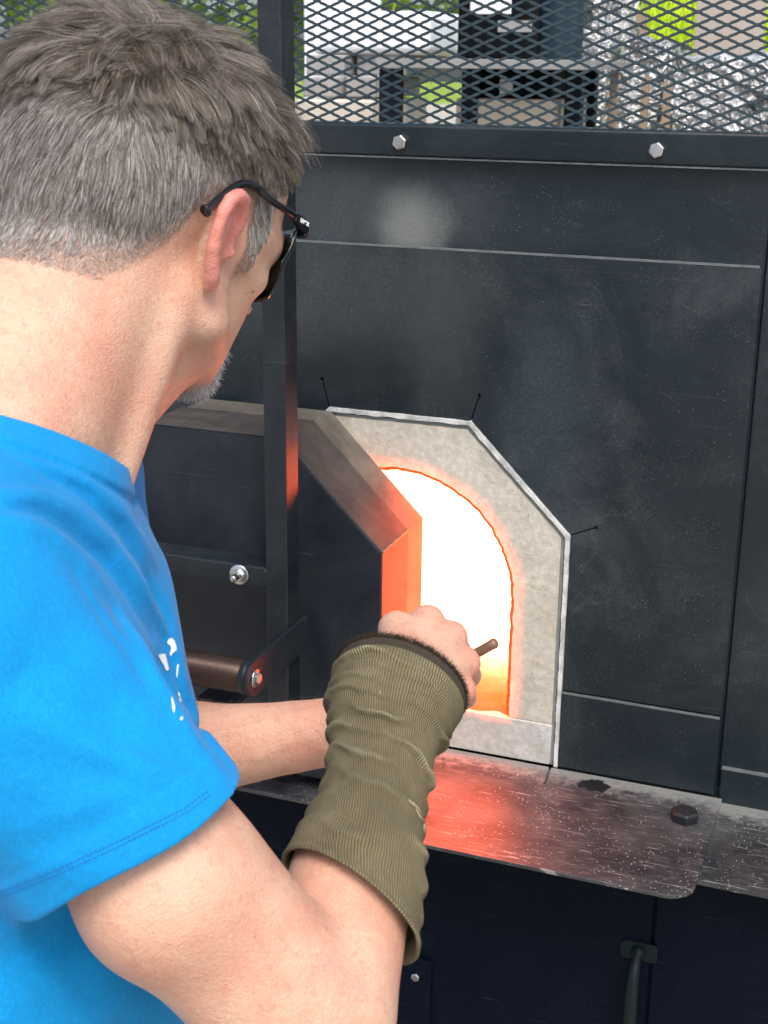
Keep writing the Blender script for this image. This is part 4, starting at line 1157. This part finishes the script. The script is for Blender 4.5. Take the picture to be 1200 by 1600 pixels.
# ---------- arm sleeve: knitted tube gathered in folds
def sleeve():
    R = [  # left px, right px, depth, bulge px toward the upper right of the chord, radius depth factor
        ((447, 1322), (644, 1508), .880, (54, -52), .95),
        ((454, 1302), (652, 1456), .892, (44, -52), 1.),
        ((478, 1266), (662, 1382), .908, (34, -52), 1.),
        ((497, 1230), (663, 1316), .924, (22, -50), 1.),
        ((507, 1188), (670, 1262), .940, (16, -48), 1.),
        ((511, 1150), (680, 1212), .955, (12, -50), 1.),
        ((508, 1112), (690, 1176), .968, (8, -54), 1.),
        ((508, 1088), (706, 1150), .980, (5, -62), 1.),
        ((514, 1066), (720, 1126), .992, (2, -70), 1.),
        ((520, 1052), (727, 1106), 1.006, (0, -78), 1.)]
    V = []; RIDGE = []
    NU, NVs = 220, 260
    Rn = len(R); s = np.linspace(0, Rn-1, NVs)
    def I(f):
        a = np.array([f(r) for r in R], float)
        # Catmull-Rom through the rings
        out = []
        for x in s:
            i = min(int(x), Rn-2); t = x-i; p0, p1, p2, p3 = a[max(i-1, 0)], a[i], a[i+1], a[min(i+2, Rn-1)]
            out.append(.5*((2*p1)+(p2-p0)*t+(2*p0-5*p1+4*p2-p3)*t*t+(3*p1-p0-3*p2+p3)*t**3))
        return np.array(out)
    L_, R__, T_, Bg, Df = I(lambda r: r[0]), I(lambda r: r[1]), I(lambda r: [r[2]]), I(lambda r: r[3]), I(lambda r: [r[4]])
    crest = np.array([.25, .9, 1.55, 2.3, 3.15, 3.95, 4.85, 5.7, 6.55, 7.2, 7.75, 8.25])
    for j in range(NVs):
        l = PP(L_[j][0], L_[j][1], T_[j][0]); r = PP(R__[j][0], R__[j][1], T_[j][0]); c = (l+r)/2; e1_ = (r-l)/2; rad = np.linalg.norm(e1_)
        sc_ = T_[j][0]/FPX
        b_ = (np.array(R_)*Bg[j][0]-np.array(U_)*Bg[j][1])*sc_
        dep = math.sqrt(max(rad*rad*1.0-b_@b_, (rad*.7)**2))*Df[j][0]
        e2_ = b_-np.array(F_)*dep
        for i in range(NU):
            a = 2*math.pi*i/NU
            ph = s[j]+.42*mnoise.noise(Vector((math.cos(a)*1.2, math.sin(a)*1.2, s[j]*.35)))+.10*mnoise.noise(Vector((math.cos(a)*4, math.sin(a)*4, s[j]*1.5)))+.10*math.sin(a+1.)
            f = 0
            for q, cr in enumerate(crest):
                w_ = .16 if cr < 6 else .12
                am = (.50+1.05*mnoise.noise(Vector((math.cos(a)*.8+q*3.1, math.sin(a)*.8, q*1.7))))*(1.0 if cr > 1 else .5)
                x = (ph-cr)/w_
                f += am*(math.exp(-x*x) if x < 0 else math.exp(-x*x*.45))
            f = f*.0046-.0026
            if s[j] > 8.4: f += .0022*math.sin((s[j]-8.4)/.6*math.pi)
            if s[j] < .35: f += .0012*(1-s[j]/.35)
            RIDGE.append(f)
            p_ = c+(e1_*math.cos(a)+e2_*math.sin(a))*(1+f/rad)
            V.append(p_)
    n0 = NVs
    V = np.array(V).reshape(NVs, NU, 3)
    # turned-in lips at both ends
    c0, c1 = V[0].mean(0), V[-1].mean(0); ax0, ax1 = unit(V[6].mean(0)-c0), unit(c1-V[-7].mean(0))
    def lip(ring, c, ax, sgn): return [c+(ring-c)*k_+ax*sgn*d_ for k_, d_ in ((.985, .0012), (.955, .0010), (.93, -.002), (.915, -.012))]
    top = [c1+(V[-1]-c1)*k_+ax1*d_ for k_, d_ in ((1.030, .003), (1.038, .0080), (1.010, .0115), (.965, .0105), (.935, .004), (.91, -.010), (.86, -.03))]
    bot = lip(V[0], c0, ax0, -1)[::-1]
    allr = np.array([*bot, *V, *top]); NR = len(allr)
    Q = []
    for j in range(NR-1):
        a = np.arange(NU); b_ = (a+1) % NU
        Q.append(np.stack([j*NU+a, j*NU+b_, (j+1)*NU+b_, (j+1)*NU+a], -1))
    vv = allr.reshape(-1, 3)
    ua = np.tile(np.arange(NU)/NU, NR)
    ra = np.cumsum(np.concatenate([[0], np.linalg.norm(np.diff(allr[:, 0], axis=0), axis=1)])); 
    at_v = np.repeat(ra, NU); ridge = np.concatenate([np.full(NU*len(bot), .001), np.array(RIDGE), np.full(NU*len(top), 0.)]); cuff = np.repeat((np.arange(NR) >= len(bot)+NVs-5).astype(float), NU)
    return vv, np.concatenate(Q), ua, at_v, cuff, ridge, c1, ax1, top, V
SVv, SQq, ua, va, cuffa, ridga, cuff_c, cuff_ax, topr, sleeveV = sleeve()
def sleeve_mat():
    k = N('olive_ribbed_knit'); v = k.gen()
    u = k.n('Attribute', attribute_name='around').outputs['Fac']; cf = k.n('Attribute', attribute_name='cuff').outputs['Fac']
    al = k.n('Attribute', attribute_name='along').outputs['Fac']
    wob = k.math('MULTIPLY', k.math('SUBTRACT', k.noise(v, 30, 3), .5), .012)
    rib = k.math('SINE', k.math('MULTIPLY', k.math('ADD', u, wob), 2*math.pi*140))
    rib = k.math('ADD', k.math('MULTIPLY', rib, .5), .5)
    stt = k.math('SINE', k.math('MULTIPLY', al, 2*math.pi/.0016)); 
    n = k.noise(v, 22, 5, .65); f = k.noise(v, 700, 3)
    c = k.mix(k.mr(n, .3, .7), (.165, .130, .060), (.30, .245, .130))
    c = k.mix(k.math('MULTIPLY', k.math('SUBTRACT', 1., rib), .80), c, (.045, .038, .020))  # shade in the valleys between ribs is put into the colour
    c = k.mix(k.math('MULTIPLY', f, .3), c, (.30, .27, .17))
    c = k.mix(k.mr(k.n('Attribute', attribute_name='ridge').outputs['Fac'], -.0005, .0045, 0, .55), c, (.46, .42, .27))  # fold crests mixed paler, their highlights put into the colour
    c = k.mix(k.math('MULTIPLY', cf, .86), c, (.035, .026, .018))
    h = k.math('ADD', k.math('MULTIPLY', rib, 1.), k.math('MULTIPLY', f, .35)); h = k.math('ADD', h, k.math('MULTIPLY', stt, .10))
    k.set(Base_Color=c, Roughness=.9, Normal=k.bump(h, 1., .0011)); k.b.inputs['Sheen Weight'].default_value = .05; k.b.inputs['Specular IOR Level'].default_value = .15
    return k.m
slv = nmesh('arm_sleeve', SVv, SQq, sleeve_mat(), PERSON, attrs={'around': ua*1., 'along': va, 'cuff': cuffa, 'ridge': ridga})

# ---------- hair strands
def curves(name, pts, radii, mat, parent):
    """pts (n, m, 3)"""
    n, m, _ = pts.shape
    cu = bpy.data.hair_curves.new(name); cu.add_curves([m]*n)
    q = (pts-np.array(org(parent))).astype(np.float32)
    cu.attributes['position'].data.foreach_set('vector', q.ravel())
    ra = cu.attributes.get('radius') or cu.attributes.new('radius', 'FLOAT', 'POINT')
    ra.data.foreach_set('value', radii.astype(np.float32).ravel())
    cu.materials.append(mat); return link(name, cu, parent)
def hair_mat(name, dark, light, grey, gamt):
    k = N(name); r = k.n('HairInfo').outputs['Random']; v = k.gen()
    n = k.noise(v, 26, 3, .6)
    c = k.mix(k.math('ADD', k.math('MULTIPLY', r, .7), k.math('MULTIPLY', n, .3)), dark, light)
    rr2 = k.math('FRACT', k.math('MULTIPLY', r, 37.7))
    qq = k.n('Attribute', attribute_name='greyness').outputs['Fac']
    c = k.mix(k.math('LESS_THAN', rr2, k.math('ADD', gamt, 0.)), c, grey)
    k.set(Base_Color=c, Roughness=.32); k.b.inputs['Specular IOR Level'].default_value = .8; k.b.inputs['Sheen Weight'].default_value = .1
    return k.m
M_hair = hair_mat('dark_brown_hair', (.014, .010, .007), (.19, .136, .088), (.52, .48, .42), .13)
M_short = hair_mat('greying_short_hair', (.05, .038, .030), (.20, .165, .135), (.60, .57, .53), .34)
M_beard = hair_mat('grey_beard_hair', (.10, .08, .07), (.35, .31, .28), (.75, .73, .70), .6)
# roots spread over the hairy part of the head
tri = np.concatenate([BQ[:, [0, 1, 2]], BQ[:, [0, 2, 3]]])
tv = BV[tri]; tn = np.cross(tv[:, 1]-tv[:, 0], tv[:, 2]-tv[:, 0]); ta = np.linalg.norm(tn, axis=1)/2; tn = tn/(2*ta[:, None]+1e-12)
if (tn*(tv.mean(1)-HO))[scalp[tri].mean(1) > .5].sum() < 0: tn = -tn
vn = np.zeros_like(BV)
for i in range(3): np.add.at(vn, tri[:, i], tn)
vn /= np.linalg.norm(vn, axis=1)[:, None]+1e-9
def roots(wt, n):
    p = ta*wt; p = p/p.sum(); idx = rng.choice(len(tri), n, p=p)
    a, b_ = rng.random(n), rng.random(n); f = a+b_ > 1; a[f], b_[f] = 1-a[f], 1-b_[f]
    w_ = np.stack([1-a-b_, a, b_], 1)[:, :, None]
    return (tv[idx]*w_).sum(1), unit_rows((vn[tri[idx]]*w_).sum(1))
def unit_rows(v): return v/(np.linalg.norm(v, axis=1)[:, None]+1e-9)
def n3(p, s, k): # cheap smooth vector noise
    q = p*s; return np.stack([np.sin(q[:, 0]*1.7+q[:, 1]*2.3+k)+np.sin(q[:, 2]*2.9-q[:, 0]*1.1+k*2), np.sin(q[:, 1]*1.9+q[:, 2]*2.1+k*3)+np.sin(q[:, 0]*2.7+k), np.sin(q[:, 2]*1.8+q[:, 0]*2.2+k*5)+np.sin(q[:, 1]*3.1-k)], 1)*.5
WH, _t = trace(lambda p: head_sdf(p), [178], [165]); WH = WH[0]; WHq = toH(WH[None])[0]*1000
def make_hair(name, n, wfun, lfun, rad, mat, seg_n, lift, clump, mess, parent, grav=0.):
    wt = wfun(toH(tv.mean(1))*1000)*(scalp[tri].mean(1) > .25)
    r0, nn0 = roots(wt, n)
    q = toH(r0)*1000
    # flow: away from the whorl along the scalp, forward on top, down at the sides and back
    away = unit_rows(r0-WH); dn = -HU+0*r0; front = smooth01((q[:, 1]-40)/35)[:, None]
    topness = smooth01((q[:, 2]-62)/34)[:, None]*smooth01((q[:, 1]+42)/40)[:, None]
    sweep = HF*.60+HR*.50+HU*.12
    fl = away*.55*(1-topness*.6)+dn*(.9*(1-topness))+sweep*topness*1.25-HF*.18*(1-topness)
    fl = fl+n3(r0, 60, 1.3)*mess+n3(r0, 170, 4.1)*mess*.6
    fl = fl-nn0*(fl*nn0).sum(1)[:, None]; fl = unit_rows(fl+nn0*0); fl = unit_rows(fl+(HU*.55+HF*.1)*front*topness)
    L = lfun(q)*(.75+.4*rng.random(n))
    # clumps
    kq = r0[rng.choice(n, max(8, n//clump[0]))]
    # nearest clump centre by coarse hashing
    pts = np.empty((n, seg_n, 3)); t = np.linspace(0, 1, seg_n)
    lf = lift*(.6+.8*rng.random(n))[:, None]
    noise_v = rng.normal(0, 1, (n, 3))*.10
    for i, x in enumerate(t):
        up = lf*(x-.62*x*x)
        pts[:, i] = r0+(fl*(x-.06)+nn0*up+noise_v*x*x*mess*1.6+dn*grav*x*x)*L[:, None]-nn0*.0005
    if clump[1] > 0:
        ids = np.empty(n, int)
        for s0 in range(0, n, 4000):
            dd = ((r0[s0:s0+4000, None, :]-kq[None])**2).sum(2) if len(kq) < 3000 else None
            ids[s0:s0+4000] = dd.argmin(1)
        # each clump follows the strand rooted nearest its centre
        order = np.argsort(((r0-kq[ids])**2).sum(1)); lead = np.full(len(kq), -1)
        for i in order[::-1]: lead[ids[i]] = i
        ld_ = lead[ids]
        for i, x in enumerate(t):
            w_ = clump[1]*x**1.2; pts[:, i] = pts[:, i]*(1-w_)+w_*(pts[ld_, i]+(r0-r0[ld_])*.12)
    # keep strands outside the head
    flat = pts.reshape(-1, 3); d = np.empty(len(flat))
    for s0 in range(0, len(flat), 200000): d[s0:s0+200000] = head_sdf(flat[s0:s0+200000])
    m = d < .0006
    if m.any():
        c = HO+HM@A(0, 0, .03); flat[m] += unit_rows(flat[m]-c)*(.0008-d[m])[:, None]
    pts = flat.reshape(n, seg_n, 3)
    ra = np.repeat((rad*(1-.55*t**2))[None], n, 0)*(.8+.4*rng.random(n))[:, None]
    return curves(name, pts, ra, mat, parent)
top_w = lambda q: smooth01((q[:, 2]-34-.10*np.abs(q[:, 1])-.55*np.maximum(0, q[:, 1]-25))/16)
def z_line(q): return np.interp(q[:, 1], hl_y, hl_z)
def len_top(q): return (.012+.032*smooth01((q[:, 2]-45)/60))*(1-.62*smooth01((q[:, 1]-30)/35))
def len_short(q): return .0018+.0105*smooth01((q[:, 2]-z_line(q))/55)+.004*smooth01((-q[:, 1]-40)/50)*smooth01((q[:, 2]+20)/40)
make_hair('hair', 70000, top_w, len_top, .000070, M_hair, 9, .58, (70, .68), .42, body)
make_hair('short_hair', 60000, lambda q: (1-.55*top_w(q))*(.18+.82*smooth01((q[:, 2]-z_line(q))/26)), len_short, .000075, M_short, 5, .50, (40, .35), .22, body)
# stray tuft at the brow
bt, bn = roots((np.linalg.norm(tv.mean(1)-H(24, 62, 110), axis=1) < .020).astype(float), 900)
t7 = np.linspace(0, 1, 7)
dirv = HF*.70+HR*.65+HU*.05
pts = bt[:, None]+(dirv[None, None]+rng.normal(0, .16, (900, 1, 3)))*(t7*.036)[None, :, None]+HU*(.010*np.sin(t7*3.1))[None, :, None]-HU*(.010*t7**2)[None, :, None]
curves('forelock', pts, np.repeat((.00008*(1-.5*t7))[None], 900, 0), M_hair, body)
# beard on the chin
def beardw(q): 
    return smooth01((q[:, 1]-44)/16)*smooth01((-q[:, 2]-54)/8)*(np.abs(q[:, 0]) < 34)*(q[:, 2] > -130)*(q[:, 1] < 130)
bq = toH(tv.mean(1))*1000
br_, bn_ = roots(beardw(bq), 4500)
t4 = np.linspace(0, 1, 5)
bd = unit_rows(bn_*.8-HU*.7+HF*.1+rng.normal(0, .28, (4500, 3)))
pts = br_[:, None]+bd[:, None]*(t4[None, :, None]*(.003+.005*rng.random((4500, 1, 1))))
curves('beard', pts, np.repeat((.00010*(1-.5*t4))[None], 4500, 0), M_beard, body)
# frayed fuzz on the sleeve's cuff
cr = topr[2]; ii = rng.integers(0, len(cr), 6000); cc_ = np.array(topr[1])[ii]*(rng.random((6000, 1)))+np.array(topr[3])[ii]*0
base = np.array(topr[1])[ii]+(np.array(topr[3])[ii]-np.array(topr[1])[ii])*rng.random((6000, 1))+rng.normal(0, .0004, (6000, 3))
outd = unit_rows(unit_rows(base-cuff_c)*.5+cuff_ax*1.+rng.normal(0, .25, (6000, 3)))
pts = base[:, None]+outd[:, None]*(t4[None, :, None]*(.0025+.004*rng.random((6000, 1, 1))))
curves('frayed_edge', pts, np.repeat((.00016*(1-.5*t4))[None], 6000, 0), simple('dark_brown_yarn', (.035, .025, .016), .9, spec=.1), slv)
# fine hair on the bare arms
bc_ = tv.mean(1)
aw_ = (seg(bc_, EL+(WL-EL)*.25, WL-(WL-EL)*.03, 0, 0) < .05).astype(float)
ar_, an_ = roots(aw_, 1600); along_ = np.where((np.linalg.norm(ar_-ER, axis=1) < .2)[:, None], ax_, unit(WL-EL))
hd_ = along_*.9+an_*.45+rng.normal(0, .30, (1600, 3)); hd_ = unit_rows(hd_)
pts = ar_[:, None]+hd_[:, None]*(t4[None, :, None]*(.003+.006*rng.random((1600, 1, 1))))
curves('arm_hair', pts, np.repeat((0.000022*(1-.6*t4))[None], 1600, 0), simple('fair_arm_hair', (.30, .20, .13), .5), body)
# pulled threads and a small torn hole at the edge of the sleeve
def on_sleeve(px, py):
    q = np.array([proj(p) for p in sleeveV.reshape(-1, 3)[::3]]); f = sleeveV.reshape(-1, 3)[::3]
    d2 = ((q-(px, py))**2).sum(1); c = np.argsort(d2)[:12]; dep = ((f[c]-np.array(CAM))@np.array(F_)); return f[c[dep.argmin()]]
M_yarn = simple('frayed_tan_yarn', (.30, .24, .14), .9)
for (a0, b0, w0) in (((592, 1072), (594, 1080), .0007), ((640, 1246), (652, 1262), .0009), ((652, 1262), (664, 1285), .0010), ((664, 1285), (668, 1304), .0010), ((646, 1250), (662, 1274), .0007)):
    pa_, pb_ = on_sleeve(*a0), on_sleeve(*b0); out_ = -np.array(F_)*.0018
    mid_ = (pa_+pb_)/2+out_*1.4
    tube('loose_thread', [tuple(pa_+out_*.3), tuple(mid_+rng.normal(0, .0006, 3)), tuple(pb_+out_*.3)], [w0*.6, w0, w0*.6], M_yarn, slv, 6)

# ---------- safety glasses
M_gl = simple('black_glossy_plastic', (.008, .009, .011), .22, 0, 50, .2, .05)
def lens_mat():
    k = N('dark_green_lens'); k.set(Base_Color=(.004, .014, .006), Roughness=.06); k.b.inputs['Coat Weight'].default_value = .6; k.b.inputs['Specular IOR Level'].default_value = .6; return k.m
M_lens = lens_mat()
GL = empty('safety_glasses', tuple(H(0, 118, 18)), 'dark green wraparound safety glasses with black temples hooked over the ear', 'glasses')
def side_path(sx):
    # temple: from the hinge back over the ear, hooked down behind it
    return [H(sx*76, 60, 37.5), H(sx*79, 49, 37), H(sx*81, 36, 36.5), H(sx*81.5, 18, 37), H(sx*81.5, 2, 39.5), H(sx*81.5, -13, 37), H(sx*82, -24, 30), H(sx*82.5, -34, 21), H(sx*83, -42, 13), H(sx*83, -46, 9)]
def smoothpath(pts, m=6):
    pts = [Vector(p) for p in pts]; out = []
    for i in range(len(pts)-1):
        for k in range(m):
            a, b_, c_, d_ = pts[max(i-1, 0)], pts[i], pts[i+1], pts[min(i+2, len(pts)-1)]; t = k/m
            out.append(.5*((2*b_)+(c_-a)*t+(2*a-5*b_+4*c_-d_)*t*t+(3*b_-a-3*c_+d_)*t**3))
    return out+[pts[-1]]
for sx in (1, -1):
    sp = smoothpath(side_path(sx)); nn = len(sp)
    tmp = tube('temple', sp, [.0026 if i < nn*.45 else (.0029 if i < nn-5 else .0029+.0014*math.sin((i-nn+6)/6*2.2)) for i in range(nn)], M_gl, GL, 14)
    # wider hinge block in front
    V, Fc = [], []
    c8 = []
    for (x, y, z) in ((72.5, 75, 30), (72.5, 75, 39.5), (78, 75, 39.5), (78, 75, 30), (75.5, 53, 33.5), (75.5, 53, 40), (80.5, 53, 40), (80.5, 53, 33.5)): c8.append(tuple(H(sx*x, y, z)))
    mesh('hinge', c8, [(0, 1, 2, 3), (4, 7, 6, 5), (0, 4, 5, 1), (1, 5, 6, 2), (2, 6, 7, 3), (3, 7, 4, 0)], M_gl, GL, bevel=.0016, seg=3)
    mesh('hinge_plate', [tuple(H(sx*x, y, z)) for (x, y, z) in ((67, 80, 28), (67, 80, 39.5), (76.5, 77, 39.5), (76.5, 77, 28), (67, 73, 28), (67, 73, 39.5), (76.5, 73, 39.5), (76.5, 73, 28))],
         [(0, 1, 2, 3), (4, 7, 6, 5), (0, 4, 5, 1), (1, 5, 6, 2), (2, 6, 7, 3), (3, 7, 4, 0)], M_gl, GL, bevel=.0014, seg=3)
    # lens: curved pane wrapping to the side
    V = []; nu, nv = 26, 16
    for lay in (0, 1):
        for j in range(nv):
            for i in range(nu):
                a = -.08+1.28*i/(nu-1); b_ = j/(nv-1)
                rr_ = 1-.0*b_; zt_, zb2 = 35, -13-6*math.sin(min(1, i/(nu-1)*1.15)*math.pi)+6*abs(i/(nu-1)-.5)
                x = 5+79*math.sin(a)*.93; y = 50+50*math.cos(a)-(1-b_)*0-10*(1-b_)**2-lay*1.8
                if i == 0: pass
                z = zb2+(zt_-zb2)*b_
                cut_ = max(0, (a-.75)/.45)          # side shield tapers upward
                z = z+(zt_-z)*cut_*.35
                V.append(tuple(H(sx*x, y, z)))
    Fc = []; o_ = nu*nv
    for j in range(nv-1):
        for i in range(nu-1):
            q = (j*nu+i, j*nu+i+1, (j+1)*nu+i+1, (j+1)*nu+i); Fc.append(q); Fc.append(tuple(x+o_ for x in reversed(q)))
    for i in range(nu-1):
        Fc.append((i, i+o_, i+1+o_, i+1)); k = (nv-1)*nu+i; Fc.append((k, k+1, k+1+o_, k+o_))
    for j in range(nv-1):
        Fc.append((j*nu, (j+1)*nu, (j+1)*nu+o_, j*nu+o_)); k = j*nu+nu-1; Fc.append((k, k+o_, k+nu+o_, k+nu))
    mesh('lens', V, Fc, M_lens, GL, smooth=True)
# maker's word printed on the temple block
fc = bpy.data.curves.new('printed_word', 'FONT'); fc.body = 'uvex'; fc.size = .0062; fc.align_x = 'CENTER'; fc.align_y = 'CENTER'; fc.offset = .00018; fc.extrude = .00005
fo = bpy.data.objects.new('printed_word', fc); COL.objects.link(fo); fo.parent = GL
zx = Vector(HR); xx = Vector(-HF*-1.); xx = Vector(HF); yy = zx.cross(xx)
Mw = Matrix((xx, yy, zx)).transposed().to_4x4(); Mw.translation = Vector(H(79.9, 64, 36.3))-ORG[GL]+zx*.0006
fc.materials.append(simple('white_ink', (.8, .8, .8), .6))
bpy.context.view_layer.update(); me_ = bpy.data.meshes.new_from_object(fo); bpy.data.objects.remove(fo)
fo = bpy.data.objects.new('printed_word', me_); COL.objects.link(fo); fo.parent = GL; fo.matrix_local = Mw

# ---------- rod held in both fists
M_rod = simple('brown_scaled_steel_rod', (.20, .12, .08), .55, .4, 40, .4, .4, 500)
ra_, rb_ = PP(545, 1134, 1.148), PP(776, 1003, 1.098)
rd = unit(rb_-ra_); 
rod = lathe('metal_rod', tuple(ra_-rd*.10), tuple(rd), [(0, .0035), (.001, .0040), (np.linalg.norm(rb_-ra_)+.10-.006, .0040), (np.linalg.norm(rb_-ra_)+.10-.002, .0044), (np.linalg.norm(rb_-ra_)+.10, .0030)], M_rod, None, 20)
tag(rod, 'thin brown steel rod gripped in the fist before the glowing opening', 'rod')

# ---------- trousers and shoes down to the ground (below the frame)
M_jean = knit('dark_blue_denim', (.02, .035, .07)).m
HIP = Bp(0, -5, -560)
KR, KL = np.array([HIP[0]+.10, HIP[1]-.10, .50]), np.array([HIP[0]+.06, HIP[1]+.13, .50])
AR, AL = np.array([HIP[0]-.02, HIP[1]-.14, .09]), np.array([HIP[0]+.0, HIP[1]+.18, .09])
HPR, HPL = HIP+BR*.09+(0, 0, .0), HIP-BR*.09
def jean_sdf(p):
    d = ell(p, HIP+(0, 0, .03), (.185, .185, .15))
    for h_, k_, a_ in ((HPR, KR, AR), (HPL, KL, AL)):
        d = smin(d, smin(seg(p, h_, k_, .105, .078), seg(p, k_, a_, .076, .066), .03), .05)
    d = d-.002*np.sin(p[:, 2]*60+4*np.sin(p[:, 0]*20))
    return np.maximum(d, .07-p[:, 2])
JV, JQ = surfnet(jean_sdf, np.minimum(AR, AL)-.25, HIP+.26, .010)
nmesh('trousers', JV, JQ, M_jean, PERSON)
M_shoe = simple('brown_leather_shoe', (.09, .05, .03), .5)
for a_ in (AR, AL):
    def shoe(p, a_=a_):
        c = np.array([a_[0], a_[1], .0]); f_ = BF
        d = smin(seg(p, c+f_*-.03+(0, 0, .045), c+f_*.16+(0, 0, .036), .045, .036), seg(p, c+(0, 0, .05), c+(0, 0, .11), .045, .050), .03)
        return np.maximum(d, -p[:, 2]+.001)
    V_, Q_ = surfnet(shoe, a_-(.16, .16, .10), a_+(.26, .26, .10), .006); nmesh('shoe', V_, Q_, M_shoe, PERSON)
